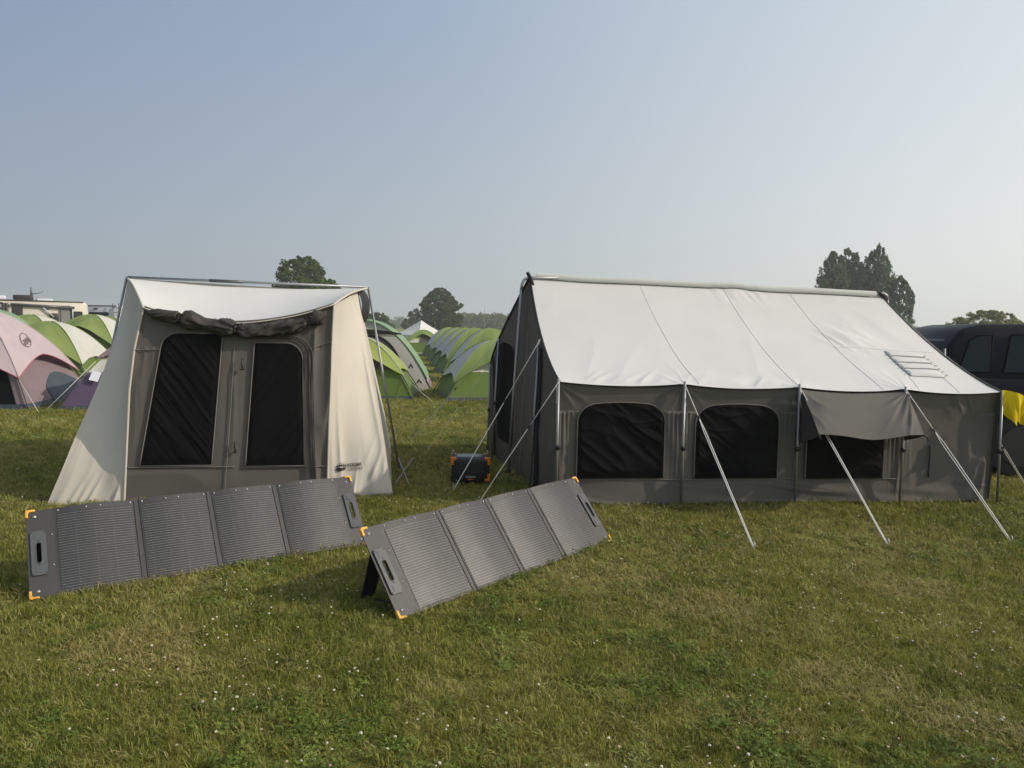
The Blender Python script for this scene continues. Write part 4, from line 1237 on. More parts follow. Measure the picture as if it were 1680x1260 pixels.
# left of the lane ---------------------------------------------------------
dome_tent('dome_tent', (-3.66, 17.3, 0), 4, 2.75, 2.0, 1.36, LM, 'lime green dome tent with a pale seam, half hidden by the cream tent', rc=.80, rm=(.50, .74, .7, .7), visor=(.25, 0, .1, 0), door=(-.7, .2))
def big_marks(t):
    for z, x, s in ((.58, 1.24, .15), (.20, 1.46, .15)):
        V = np.array([(-.5, 0, 0), (0, 0, .85), (.5, 0, 0), (.22, 0, 0), (0, 0, .38), (-.22, 0, 0)]) * s
        k = mesh('logo', (V + V3((x, -2.14 + .33 * z, z)), [(0, 1, 4, 5), (1, 2, 3, 4)]), M['print_black'], t, smooth=False, world=False)
cabin_w, cabin_d, cabin_h = 3.5, 3.3, 1.78
def mint_tent(loc, rz, label, marks):
    W, D, h = 3.5, 3.2, 1.78
    t = empty('tunnel_tent', loc, label, 'tent', rotz=math.radians(rz))
    kw = dict(world=False)
    def arch(x): return h * (1 - np.abs(x / (W / 2)) ** 2.1)
    def roof_(u, v):
        x = (u * 2 - 1) * W / 2 * .93
        y = -D / 2 - .12 + .10 * (1 - (x / (W / 2)) ** 2) + v * (D + .05)
        z = arch(x) + .05 - .25 * (v - .4) ** 2 + .015 * (vnoise(u * 8, v * 5, 4) - .5)
        return np.stack([x * (1 + .03), y, z], 1)
    mesh('rain_fly', grid(roof_, 50, 24), M['nylon_mint'], t, **kw)
    def wall_(y, lean):
        def f(u, v):
            x = (u * 2 - 1) * W / 2
            z = v * arch(x) * .985
            return np.stack([x, y + lean * z + .02 * vnoise(x * 3, z * 2, 3), z], 1)
        return grid(f, 40, 18)
    mesh('front_wall', wall_(-D / 2 - .50, .33), M['nylon_stone'], t, **kw)
    mesh('rear_wall', wall_(D / 2, -.05), M['nylon_stone'], t, **kw)
    for sx in (-1, 1):
        def side(u, v):
            x = sx * W / 2 * (1 - .10 * v); y = -D / 2 + u * D
            return np.stack([x, y, arch(x * .985) * 0 + v * .46], 1)
        mesh('side_wall', grid(side, 10, 5), M['nylon_stone'], t, **kw)
        mesh('skirt', grid(lambda u, v: np.stack([sx * (W / 2 + .03) * (1 - .09 * v), -D / 2 - .06 + u * (D + .1), v * .3], 1), 10, 4), M['nylon_mauve'], t, **kw)
    # D-shaped mesh door with its dark zip, set in the front wall
    def dpt(a, k): return np.array([.22 + .86 * k * math.cos(a), 0, .12 + 1.28 * k * math.sin(a)])
    angs = np.linspace(0, math.pi, 30)
    P = np.array([dpt(a, 1) for a in angs]); P[:, 1] = -D / 2 - .53 + .33 * P[:, 2]
    Vd = np.vstack([P, [P.mean(0)]])
    mesh('door', (Vd, [(i, i + 1, len(P)) for i in range(len(P) - 1)]), M['tent_mesh'], t, **kw)
    mesh('zip', tube(P + V3((0, -.01, 0)), .025, 6), M['dark_trim'], t, **kw)
    mesh('painted_eave_shade', grid(lambda u, v: np.stack([(u * 2 - 1) * 1.0, -D / 2 - .06 + 0 * v, 1.43 + v * (.13 - .10 * (2 * u - 1) ** 2)], 1), 12, 3), M['dark_trim'], t, **kw)  # dark strip standing in for the shade under the roof edge
    if marks: big_marks(t)
    return t
mint_tent((-4.05, 20.6, 0), 6, 'tall mint green and stone tent with black triangle marks behind the lime tent', True)
NV = dict(front='nylon_green', side='nylon_navy', rear='nylon_navy', body='nylon_dark_green', upper='nylon_green', floor='nylon_white', seam='nylon_mint')
dome_tent('dome_tent', (-5.55, 45.4, 0), 8, 2.7, 2.6, 1.42, NV, 'small far dome tent, navy and green, closing the end of the grass lane', rc=.82, rm=(.42, .8, .8, .8), visor=(.2, 0, 0, 0), lines=False)

# the group on the left ----------------------------------------------------
PK = dict(front='nylon_pink', side='nylon_pink', rear='nylon_pink', body='nylon_mauve', upper='nylon_mauve', floor='floor_tarp', seam='nylon_pink')
def pink_extra(t):
    W, D, h = 3.4, 2.6, 1.86
    kw = dict(world=False)
    for k in (0, 1):
        s = np.linspace(-1, 1, 40)
        hem = ((.62, .70)[k] + (.84 - (.62, .70)[k]) * np.abs(s) ** 1.7)
        P = dome_pt(k, hem, s, W, D, h, grow=1.05, lift=.032, pull=.05)
        v = (.30, .16)[k] * (1 - s * s)
        P[:, 0] += QUAD[k][0] * v; P[:, 1] += QUAD[k][1] * v
        mesh('binding', tube(P, .010, 6), M['red_binding'], t, **kw)
    # blue-grey splash panel along the foot of the side wall
    def sp(u, v):
        s = -.2 + 1.15 * u; top = .90 - .08 * np.sin(np.pi * u)
        return dome_pt(1, 1.0 + v * (top - 1.0), s, W, D, h, grow=1.012)
    mesh('splash_panel', grid(sp, 24, 8), M['floor_tarp'], t, **kw)
    mesh('door', ring(0, .70, .97, W, D, h, s0=-.6, s1=.9, m=8, grow=1.012), M['mesh_fabric'], t, **kw)
    # oval outline with a lantern squiggle printed on the fly
    def onfly(a, b):
        s = np.asarray(a, float); r = np.asarray(b, float)
        hem = .70 + .14 * np.abs(s) ** 1.7
        P = dome_pt(1, r, s, W, D, h, grow=1.052, lift=.05, pull=.05)
        g = (r / hem) ** 3 * (1 - s * s); P[:, 0] += .16 * g
        return P
    th = np.linspace(0, 2 * math.pi, 24)
    ov = onfly(-.12 + .26 * np.cos(th) * 1.0, .585 + .045 * np.sin(th) - .04 * np.cos(th))
    sq = onfly(np.linspace(-.32, .08, 24), .585 - .10 * np.linspace(-.32, .08, 24) + .02 * np.sin(np.linspace(0, 22, 24)))
    pieces('logo', [tube(ov, .007, 4), tube(sq, .008, 4)], M['nylon_mauve'], t, **kw)
dome_tent('dome_tent', (-10.75, 14.5, 0), 6, 3.4, 2.6, 1.86, PK, 'pink dome tent with red piping over mauve walls', rm=(.62, .70, .66, .66), visor=(.30, .16, .1, 0), rc=.84, extra=pink_extra)
PU = dict(front='nylon_mauve', side='nylon_mauve', rear='nylon_mauve', body='nylon_purple', upper='nylon_mauve', floor='floor_tarp')
def paper_tag(t):
    mesh('paper_tag', rbox((-.93, -.99, .62), (.16, .006, .20), .002, 1, Matrix.Rotation(.25, 4, 'Y') @ Matrix.Rotation(-.5, 4, 'X')), M['paper'], t, world=False, smooth=False)
dome_tent('dome_tent', (-7.15, 14.9, 0), 12, 3.0, 2.4, 1.45, PU, 'dark purple tent with a white paper tag, mostly behind the cream tent', rc=.62, rm=(.45, .5, .5, .5), visor=(.1, 0, 0, 0), extra=paper_tag)
gwgrp = 'green and white dome tents on the left'
gw1 = dome_tent('dome_tent', (-13.0, 20.6, 0), 8, 2.9, 2.6, 1.60, GW, 'green and white dome tent right behind the pink tent', gwgrp, visor=(.45, .0, .1, .0))
for (x, y, rz, k), lb in zip(((-17.7, 27.0, 6, 1.14), (-19.0, 33.2, 4, 1.2), (-22.2, 40.5, 4, 1.2)),
                          ('green and white dome tent between the mint tent and the trailer', 'green and white dome tent left of the cream tent edge, below the second trailer',
                           'smallest and farthest green and white dome tent, only its top showing')):
    c2 = copy_tree(gw1); c2.location = (x, y, 0); c2.rotation_euler.z = math.radians(rz); c2['label'] = lb
    c2.scale = (k, k, k)
mint_tent((-16.3, 21.9, 0), 14, 'mint green rounded tent behind the pink tent, under the trailer', False).scale = (1.14, 1.14, 1.14)

# ------------------------------------------------------------------ white peaked marquee
mq = empty('marquee', (-7.75, 62, 0), 'white peaked marquee beyond the far end of the tent lane', 'marquee', rotz=math.radians(47))
kw = dict(world=False)
def mq_roof(k):
    c, s = math.cos(k * math.pi / 2), math.sin(k * math.pi / 2)
    def f(u, v):
        hw = 1.62 * (1 - v) + .015
        x = (u * 2 - 1) * hw; y = -hw
        z = .95 + 1.22 * v - .10 * np.sin(np.pi * v)
        return np.stack([c * x - s * y, s * x + c * y, z], 1)
    return grid(f, 12, 12)
for k in range(4):
    mesh('roof', mq_roof(k), M['white_canvas'], mq, **kw)
    a = k * math.pi / 2
    ca, sa = math.cos(a), math.sin(a)
    mesh('valance', ([(ca * x - sa * -1.63, sa * x + ca * -1.63, z) for x, z in ((-1.63, .70), (1.63, .70), (1.63, .95), (-1.63, .95))], [(0, 1, 2, 3)]), M['white_canvas'], mq, **kw)
    x, y = ca * 1.58 - sa * -1.58, sa * 1.58 + ca * -1.58
    mesh('leg', tube([(x, y, 0), (x, y, .95)], .03, 8), M['pole_steel'], mq, **kw)

# ------------------------------------------------------------------ caravans
def caravan(name, loc, rz, L, Wd, Hh, body, label, builder):
    t = empty(name, loc, label, 'caravan', rotz=math.radians(rz))
    prof_ = [(-L / 2, .55), (L / 2, .55), (L / 2 + .02, 1.2), (L / 2 - .02, Hh - .25), (L / 2 - .22, Hh), (-L / 2 + .25, Hh), (-L / 2, Hh - .22)]
    V, F = prism(prof_, -Wd / 2, Wd / 2, .05, map3=lambda x, y, z: (x, z, y))
    mesh('body', (V, F), body, t, auto=40, world=False)
    for x in (-.5, .42):
        for sy in (-1, 1):
            w = mesh('wheel', tube([(x, sy * (Wd / 2 - .22), .36), (x, sy * (Wd / 2 - .02), .36)], .36, 20), M['tyre'], t, world=False, auto=40)
            mesh('rim', tube([(x, sy * (Wd / 2 - .03), .36), (x, sy * (Wd / 2 - .01), .36)], .20, 14), M['chrome'], w, world=False, auto=40)
    builder(t, L, Wd, Hh)
    return t
def rv_window(t, x, y, z, w, h, frame=.05, pane='dark_glass'):
    f = mesh('window', prism(rrect(w, h, .09), -.025, .025, holes=rrect(w - 2 * frame, h - 2 * frame, .07), map3=lambda a, b, c: (x + a, y - c, z + b)), M['black_plastic'], t, world=False, auto=40)
    mesh('pane', prism(rrect(w - 2 * frame, h - 2 * frame, .07), -.012, .012, map3=lambda a, b, c: (x + a, y - c, z + b)), M[pane], f, world=False, auto=40)
def rv_one(t, L, Wd, Hh):
    y = -Wd / 2
    kw = dict(world=False)
    so = mesh('slide_out', rbox((-L / 2 + 1.05, y - .22, 1.75), (1.9, .5, 1.9), .03, 2), M['rv_grey'], t, auto=40, **kw)
    mesh('slide_trim', prism(rrect(1.94, 1.96, .05), -.03, .03, holes=rrect(1.80, 1.80, .03), map3=lambda a, b, c: (-L / 2 + 1.05 + a, y - .48 - c, 1.75 + b)), M['black_plastic'], t, auto=40, **kw)
    mesh('slide_rib', rbox((-L / 2 + 1.5, y - .485, 1.75), (.06, .04, 1.8)), M['black_plastic'], so, **kw)
    mesh('end_strip', rbox((-L / 2 + 2.2, y - .03, 1.65), (.22, .06, 2.1), .01, 1), M['black_plastic'], t, **kw)
    rv_window(t, -.55, y - .02, 2.10, .55, .95)
    rv_window(t, 2.02, y - .02, 1.75, .62, 1.75)
    rv_window(t, 2.66, y - .02, 1.85, .62, .85, .08)
    mesh('door', prism(rrect(.75, 1.9, .08), -.02, .03, map3=lambda a, b, c: (2.02 + a, y - .01 - c, 1.65 + b)), M['rv_grey'], t, auto=40, **kw)
    aw_ = mesh('awning_roll', tube([(-.9, y - .14, Hh - .30), (2.5, y - .14, Hh - .42)], .09, 12), M['grey_plastic'], t, **kw)
    mesh('awning_arm', tube([(.7, y - .14, Hh - .36), (1.35, y - .10, 1.9)], .05, 6), M['rv_white'], aw_, **kw)
    mesh('awning_arm', tube([(2.4, y - .14, Hh - .42), (2.4, y - .06, 1.5)], .04, 6), M['rv_white'], aw_, **kw)
    mesh('roof_rail', rbox((0, y - .02, Hh - .04), (L - .5, .05, .07), .01, 1), M['black_plastic'], t, **kw)
    mesh('tv_box', rbox((1.38, y - .06, 1.75), (.5, .12, .75), .04, 2), M['black_plastic'], t, auto=40, **kw)
    for x in (-L / 2 + .8, -L / 2 + 1.9, 1.0): mesh('lamp', rbox((x, y - .5 if x < -1 else y - .04, Hh - .55), (.2, .06, .08), .01, 1), M['black_plastic'], t, **kw)
    mesh('air_conditioner', rbox((-1.7, -.1, Hh + .12), (1.3, .8, .28), .1, 3), M['rv_white'], t, auto=40, **kw)
    mesh('roof_cover', rbox((-.2, -.1, Hh + .18), (.95, .7, .30), .07, 3), M['black_plastic'], t, auto=40, **kw)
    mesh('roof_hatch', rbox((1.0, -.1, Hh + .06), (.9, .6, .16), .06, 3), M['rv_white'], t, auto=40, **kw)
    an = mesh('antenna', tube([(.3, -.1, Hh), (.3, -.1, Hh + .55), (.27, -.1, Hh + .85)], [.12, .06, .02], 8), M['grey_plastic'], t, **kw)
    mesh('antenna_arm', tube([(.3, -.1, Hh + .42), (.6, -.1, Hh + .45), (.95, -.1, Hh + .60)], .03, 6), M['grey_plastic'], an, **kw)
caravan('caravan', (-31.1, 46.9, 0), 38, 6.6, 2.4, 2.92, M['rv_beige'], 'beige caravan with an awning roll, black window frames and a roof antenna', rv_one)
def rv_two(t, L, Wd, Hh):
    y = -Wd / 2
    kw = dict(world=False)
    rv_window(t, .2, y - .02, 2.05, 1.35, .55, .05)
    mesh('lamp', rbox((0, y - .04, Hh - .25), (.28, .06, .09), .02, 1), M['black_plastic'], t, **kw)
    mesh('roof_rail', rbox((0, y - .01, Hh - .03), (L - .5, .05, .06), .01, 1), M['grey_plastic'], t, **kw)
    ld = mesh('ladder', tube([(1.25, y - .14, .8), (1.25, y - .14, Hh + .15)], .03, 6), M['grey_plastic'], t, **kw)
    mesh('ladder_rail', tube([(1.65, y - .14, .8), (1.65, y - .14, Hh + .15)], .03, 6), M['grey_plastic'], ld, **kw)
    for k in range(6): mesh('rung', tube([(1.25, y - .14, 1.0 + .33 * k), (1.65, y - .14, 1.0 + .33 * k)], .02, 6), M['grey_plastic'], ld, **kw)
    mesh('roof_box', rbox((1.45, -.3, Hh + .10), (.9, .8, .28), .04, 2), M['black_plastic'], t, auto=40, **kw)
caravan('caravan', (-30.2, 56, 0), 4, 3.4, 6.5, 2.82, M['rv_white'], 'pale blue-white caravan seen from behind with a dark window and ladder', rv_two)

# ------------------------------------------------------------------ cars
def car(loc, rz, paint, label, glass='tint_glass'):
    t = empty('parked_car', loc, label, 'car', 'cars parked on the right', rotz=math.radians(rz))
    kw = dict(world=False)
    L, Wd = 5.1, 1.98
    low = [(-2.5, .42), (-2.55, .75), (-2.5, 1.10), (-2.35, 1.17), (.95, 1.16), (1.7, 1.10), (2.4, .98), (2.55, .80), (2.52, .42),
           (2.0, .34), (1.94, .60), (1.74, .76), (1.42, .76), (1.22, .60), (1.16, .32), (-1.06, .32), (-1.12, .60), (-1.32, .76), (-1.64, .76), (-1.84, .60), (-1.90, .36)]
    def lowmap(x, y, z):
        k = .97 if y > 1.0 else (1.0 if y > .6 else .985)
        return (x, z * k, y)
    mesh('body', prism(low, -Wd / 2, Wd / 2, .045, map3=lowmap), paint, t, auto=45, **kw)
    up = [(-2.42, 1.14), (-2.28, 1.55), (-2.12, 1.73), (-1.9, 1.785), (-.6, 1.80), (.3, 1.76), (.62, 1.66), (1.35, 1.14)]
    def upmap(x, y, z): return (x, z * (1 - .20 * (y - 1.14) / .66), y)
    mesh('cabin_shell', prism(up, -Wd / 2 * .965, Wd / 2 * .965, .06, map3=upmap), paint, t, auto=45, **kw)
    def sidept(x, z, sy, o=.004): return (x, sy * (Wd / 2 * .965 * (1 - .20 * (z - 1.14) / .66) + o), z)
    wins = [[(-2.20, 1.22), (-1.86, 1.22), (-1.80, 1.65), (-1.96, 1.65), (-2.06, 1.58)], [(-1.72, 1.22), (-.28, 1.22), (-.28, 1.67), (-1.60, 1.66)],
            [(-.18, 1.22), (1.0, 1.22), (.92, 1.30), (.42, 1.62), (.25, 1.66), (-.18, 1.66)]]
    for sy in (-1, 1):
        for w in wins:
            P = [sidept(x, z, sy, .010) for x, z in w] + [sidept(x, z, sy, -.01) for x, z in w]
            n = len(w)
            F = [tuple(range(n)) if sy < 0 else tuple(range(n))[::-1]] + [(i, (i + 1) % n, n + (i + 1) % n, n + i) for i in range(n)]
            fr = mesh('window', (P, F), M[glass], t, smooth=False, **kw)
            mesh('window_trim', tube([sidept(x, z, sy, .010) for x, z in w + w[:1]], .009, 6), M['window_rubber'], fr, **kw)
        for x in (-1.48, 1.58):
            wh = mesh('wheel', tube([(x, sy * .74, .37), (x, sy * .97, .37)], .37, 26), M['tyre'], t, auto=40, **kw)
            mesh('rim', tube([(x, sy * .965, .37), (x, sy * .985, .37)], .24, 18), M['car_rim'], wh, auto=40, **kw)
        for a in (-1.17, -.22, 1.05):
            mesh('door_line', tube([(a, sy * (Wd / 2 + .001), .46), (a + .02, sy * (Wd / 2 + .001), 1.02), (a + .04, sy * (Wd / 2 * .975 + .002), 1.14)], .006, 5), M['black_plastic'], t, **kw)
        for a in (-.95, -.02): mesh('door_handle', tube([(a + .1, sy * 1.0, 1.0), (a + .14, sy * 1.025, 1.0), (a + .3, sy * 1.025, 1.0), (a + .34, sy * 1.0, 1.0)], .014, 6), M['chrome'], t, **kw)
        mesh('side_step', rbox((.0, sy * 1.0, .34), (2.2, .12, .05), .015, 2), M['chrome'], t, auto=40, **kw)
        mesh('mirror', rbox((.95, sy * 1.10, 1.24), (.14, .24, .17), .04, 2), paint, t, auto=45, **kw)
        mesh('tail_lamp', rbox((-2.47, sy * .86, 1.0), (.10, .18, .32), .02, 2), M['lamp_glass'], t, auto=40, **kw)
        mesh('headlight', rbox((2.48, sy * .74, .86), (.10, .34, .14), .03, 2), M['rv_white'], t, auto=40, **kw)
    mesh('rear_window', ([(-2.40, -.72, 1.22), (-2.40, .72, 1.22), (-2.245, .62, 1.60), (-2.245, -.62, 1.60)], [(0, 3, 2, 1)]), M[glass], t, smooth=False, **kw)
    mesh('windscreen', ([(1.27, -.80, 1.22), (1.27, .80, 1.22), (.68, .70, 1.62), (.68, -.70, 1.62)], [(0, 1, 2, 3)]), M[glass], t, smooth=False, **kw)
    return t
car((7.55, 9.15, 0), -9, M['car_navy'], 'dark navy car beside the right end of the long cabin tent')
car((9.6, 16.2, 0), -4, M['car_black'], 'black car with a grey roof, parked behind the navy car', 'dark_glass')
car((13.5, 19.6, 0), -4, M['car_silver'], 'silver car farthest back, only its roof showing over the navy car')

# ------------------------------------------------------------------ trees
def leaves(C, Rr, n, size, seed, flat=.6, zs=.8):
    """n leaf sprays scattered round each clump centre C with radius Rr"""
    rg = np.random.default_rng(seed)
    k = len(C)
    idx = np.repeat(np.arange(k), n)
    d = rg.normal(size=(k * n, 3)); d /= np.linalg.norm(d, axis=1)[:, None]
    rad = rg.random(k * n) ** .45
    P = C[idx] + d * (Rr[idx] * rad)[:, None] * np.array([1, 1, zs])
    nrm = d * .6 + rg.normal(size=d.shape) * .55 + np.array([0, 0, .35]); nrm /= np.linalg.norm(nrm, axis=1)[:, None]
    a = np.cross(nrm, rg.normal(size=d.shape)); a /= np.linalg.norm(a, axis=1)[:, None]
    b = np.cross(nrm, a)
    s = size * (.6 + .8 * rg.random(k * n))
    A = P + a * s[:, None]; B = P + b * (s * flat)[:, None]; Cc = P - a * s[:, None]; D = P - b * (s * flat)[:, None]
    V = np.stack([A, B, Cc, D], 1).reshape(-1, 3)
    F = np.arange(len(V)).reshape(-1, 4)
    rnd = np.repeat(.5 * rg.random(k * n) + .5 * rg.random(k)[idx], 1)
    return V, F, rnd
def leaf_object(name, data, mt, parent=None, kind=None):
    V, F, rnd = data
    me = bpy.data.meshes.new(name)
    me.vertices.add(len(V)); me.vertices.foreach_set('co', V.ravel())
    me.loops.add(F.size); me.loops.foreach_set('vertex_index', F.ravel().astype(np.int32))
    me.polygons.add(len(F)); me.polygons.foreach_set('loop_start', np.arange(0, F.size, 4, dtype=np.int32))
    me.polygons.foreach_set('loop_total', np.full(len(F), 4, np.int32))
    me.materials.append(mt)
    at = me.attributes.new('rnd', 'FLOAT', 'FACE'); at.data.foreach_set('value', rnd.astype(np.float32))
    me.update(); me.validate()
    o = bpy.data.objects.new(name, me); COL.objects.link(o)
    if parent: o.parent = parent
    if kind: o['kind'] = kind
    return o
def tree(name, loc, H, rad, profile, label, mt, nclump, n, size, seed, cr=.16, base=.12, group=None, squash=1.0, zs=.8):
    rg = np.random.default_rng(seed)
    t = empty(name, loc, label, 'tree', group)
    h = base + (1 - base) * rg.random(nclump) ** .9
    pr = np.array([profile(x) for x in h])
    ang = rg.random(nclump) * 2 * math.pi
    rr = pr * rad * (.35 + .65 * rg.random(nclump) ** .5) * (.85 + .3 * vnoise(ang * 1.6, h * 5, seed))
    C = np.stack([rr * np.cos(ang), rr * np.sin(ang) * squash, h * H * .96], 1)
    Rr = (cr * H * (.55 + .6 * rg.random(nclump))) * np.clip(pr, .3, 1)
    leaf_object('crown', leaves(C, Rr, n, size, seed, zs=zs), mt, t)
    tr = mesh('trunk', tube([(0, 0, 0), (.05 * rad, 0, H * .25), (0, .04 * rad, H * .55), (0, 0, H * .85)], [H * .028, H * .022, H * .014, H * .004], 8), M['bark'], t, world=False)
    for k in range(0, min(nclump, 16)):
        p = C[k]; z0 = max(H * .12, p[2] - rr[k] * .8 - .1 * H)
        mesh('limb', tube([(0, 0, z0), (p[0] * .5, p[1] * .5, (z0 + p[2]) / 2), tuple(p)], [H * .010, H * .007, H * .002], 5), M['bark'], tr, world=False)
    return t
ovoid = lambda x: math.sqrt(max(0, 1 - ((x - .42) / .60) ** 2))
round_ = lambda x: math.sqrt(max(0, 1 - ((x - .55) / .50) ** 2))
cone = lambda x: max(.08, 1.02 * (1 - x) ** .62)
spire = lambda x: max(.12, min(1.0, 1.95 * (1 - x) ** .62)) * (1.0 if x > .1 else .8)
bush = lambda x: math.sqrt(max(0, 1 - ((x - .35) / .66) ** 2))
# maple behind the cream tent: a main crown and a lower right shoulder
tree('maple_tree', (-28.9, 100, 0), 11.1, 3.5, round_, 'round leafy tree showing above the roof bar of the cream tent', M['leaf_maple'], 240, 80, .17, 5, cr=.075)
tree('maple_tree', (-26.2, 103, 0), 8.3, 2.5, round_, 'shorter leafy tree touching the round one on its right', M['leaf_maple'], 130, 80, .17, 6, cr=.08)
tree('linden_tree', (-14.9, 150, 0), 9.9, 4.6, lambda x: max(.1, min(1.0, 1.55 * (1 - x) ** .5)) * min(1, .75 + x), 'tall dark egg-shaped tree standing over the white marquee', M['leaf_dark'], 380, 90, .19, 9, cr=.062, base=.04)
tree('bushy_tree', (-25.5, 140, 0), 4.2, 2.6, bush, 'small bushy tree just right of the cream tent pole', M['leaf_wood'], 40, 60, .28, 12, cr=.2)
tree('bushy_tree', (-28.2, 143, 0), 3.9, 2.2, bush, 'lower bushy tree hugging the cream tent edge', M['leaf_wood'], 34, 60, .28, 13, cr=.2)
tree('conifer_tree', (-23.6, 170, 0), 5.2, 2.6, cone, 'small pointed tree left of the marquee peak', M['leaf_wood'], 50, 60, .28, 15, cr=.14)
pop = 'poplars rising behind the cabin tent ridge'
for x, y, H, r, lb, sd in ((47.6, 110, 14.2, 2.5, 'leftmost poplar of the clump behind the cabin tent', 21), (50.4, 112, 14.9, 2.6, 'second poplar from the left in the clump, pointed', 22),
                           (52.6, 114, 14.4, 2.8, 'middle poplar of the clump, set a little behind', 23), (54.2, 110, 15.3, 2.7, 'tallest poplar of the clump behind the cabin tent', 24),
                           (55.2, 112, 13.0, 2.4, 'fifth poplar of the clump, sloping away to the right', 25), (56.6, 108, 10.4, 2.0, 'rightmost and lowest poplar of the clump', 26)):
    tree('poplar_tree', (x, y, 0), H, r, spire, lb, M['leaf_poplar'], 260, 56, .14, sd, cr=.034, base=.05, group=pop, zs=2.3)
tree('shrub_tree', (41.4, 64, 0), 3.95, 3.3, bush, 'pale yellowish loose tree behind the dark cars', M['leaf_pale'], 340, 50, .085, 31, cr=.095, base=.05)
tree('conifer_tree', (64.5, 92, 0), 3.4, 2.2, cone, 'dark low tree at the right edge beyond the cars', M['leaf_dark'], 30, 60, .22, 33, cr=.2)
# the far wood, one mass ---------------------------------------------------
rg = np.random.default_rng(77)
xs = np.concatenate([rg.uniform(-26, 20, 150), rg.uniform(-330, 330, 380)])
ys = np.concatenate([rg.uniform(300, 330, 150), rg.uniform(430, 560, 380)])
hh = np.concatenate([rg.uniform(5.0, 7.6, 150), rg.uniform(4.0, 7.0, 380)])
Cw = np.concatenate([np.stack([xs + rg.normal(size=len(xs)) * 1.2, ys, hh * q], 1) for q in (.25, .5, .75, .92)])
Rw = np.concatenate([np.full(len(xs), 2.6) * np.where(ys > 400, 1.6, 1) * q for q in (1.1, 1.1, .9, .6)])
leaf_object('far_woodland', leaves(Cw, Rw, 26, .75, 78), M['leaf_wood'], kind='stuff')
ms = mesh('radio_mast', tube([(-11.4, 295, 0), (-11.4, 295, 8), (-11.4, 295, 11.4)], [.18, .12, .05], 6), M['pole_steel'], label='thin radio mast above the far woodland', cat='mast')
fp = empty('flag_pole', (-17.9, 90, 0), 'thin pole with a faded red flag far behind the cream tent', 'flag')
mesh('pole', tube([(-17.9, 90, 0), (-17.9, 90, 2.75)], .03, 6), M['pole_steel'], fp)
mesh('flag', grid(lambda u, v: np.stack([-18.95 + u * 1.05, 90 + .08 * np.sin(u * 7), 2.2 + v * .5 - .08 * (1 - u)], 1), 12, 5), M['flag_red'], fp)

# ------------------------------------------------------------------ haze
HZ, HB = 640 + 90, 22.0
hv, hf = rbox((0, 0, (HB - 1.0) / 2), (2 * HZ, 2 * HZ, HB + 1.0))
hm = bpy.data.materials.new('haze'); hm.use_nodes = True
hn = hm.node_tree; hn.nodes.clear()
ho = hn.nodes.new('ShaderNodeOutputMaterial'); pv_ = hn.nodes.new('ShaderNodeVolumePrincipled')
pv_.inputs['Color'].default_value = (.93, .95, 1.0, 1); pv_.inputs['Density'].default_value = .0008
pv_.inputs['Anisotropy'].default_value = .25
hn.links.new(pv_.outputs[0], ho.inputs['Volume'])
hz = mesh('haze', (hv, hf), hm, smooth=False, kind='stuff')

# ------------------------------------------------------------------ grass and clover
lib = bpy.data.collections.new('lawn_pieces')          # not linked to the scene: only instanced
def proto(name, V, F, rnd, mt):
    me = bpy.data.meshes.new(name); me.from_pydata([tuple(v) for v in V], [], F); me.materials.append(mt)
    at = me.attributes.new('rnd', 'FLOAT', 'FACE'); at.data.foreach_set('value', np.asarray(rnd, np.float32))
    o = bpy.data.objects.new(name, me); lib.objects.link(o); return o
def tuft(name, n, rad, hmin, hmax, w, lean, mt, seed):
    rg = np.random.default_rng(seed); V, F, R = [], [], []
    for _ in range(n):
        a, r = rg.random() * 2 * math.pi, rad * math.sqrt(rg.random())
        b = V3((r * math.cos(a), r * math.sin(a), 0)); h = hmin + (hmax - hmin) * rg.random() ** 1.4
        d = 1.0 * rg.normal() ; ln = lean * (.3 + rg.random())
        dv = V3((math.cos(d), math.sin(d), 0)); sd = V3((-dv[1], dv[0], 0)) * w * (.6 + .7 * rg.random())
        o = len(V)
        m = b + dv * h * ln * .35 + V3((0, 0, h * .6)); tp = b + dv * h * ln * 1.1 + V3((0, 0, h * (1 - .35 * ln)))
        V += [b - sd, b + sd, m + sd * .75, m - sd * .75, tp]
        F += [(o, o + 1, o + 2, o + 3), (o + 3, o + 2, o + 4)]; q = rg.random(); R += [q, q]
    return proto(name, V, F, R, mt)
tuft('a_tuft', 15, .045, .018, .050, .0020, .8, M['blade'], 1)
tuft('b_tuft', 15, .050, .015, .042, .0022, 1.1, M['blade'], 2)
tuft('c_tuft', 12, .040, .025, .072, .0021, .7, M['blade'], 3)
tuft('d_straw', 14, .055, .012, .046, .0021, 1.8, M['straw'], 4)
def clover_leafs(name, n, seed):
    rg = np.random.default_rng(seed); V, F, R = [], [], []
    for _ in range(n):
        a, r = rg.random() * 2 * math.pi, .05 * math.sqrt(rg.random())
        c = V3((r * math.cos(a), r * math.sin(a), .012 + .022 * rg.random())); q = rg.random(); t0 = rg.random() * 2
        for k in range(3):
            d = t0 + k * 2.094; s = .0065 + .003 * rg.random(); o = len(V)
            dv = V3((math.cos(d), math.sin(d), .15 * rg.normal())); sv = V3((-math.sin(d), math.cos(d), .1 * rg.normal()))
            V += [c, c + dv * s * .7 + sv * s * .55, c + dv * s * 1.25, c + dv * s * .7 - sv * s * .55]
            F.append((o, o + 1, o + 2, o + 3)); R.append(q)
    return proto(name, V, F, R, M['clover'])
clover_leafs('e_clover', 18, 6)

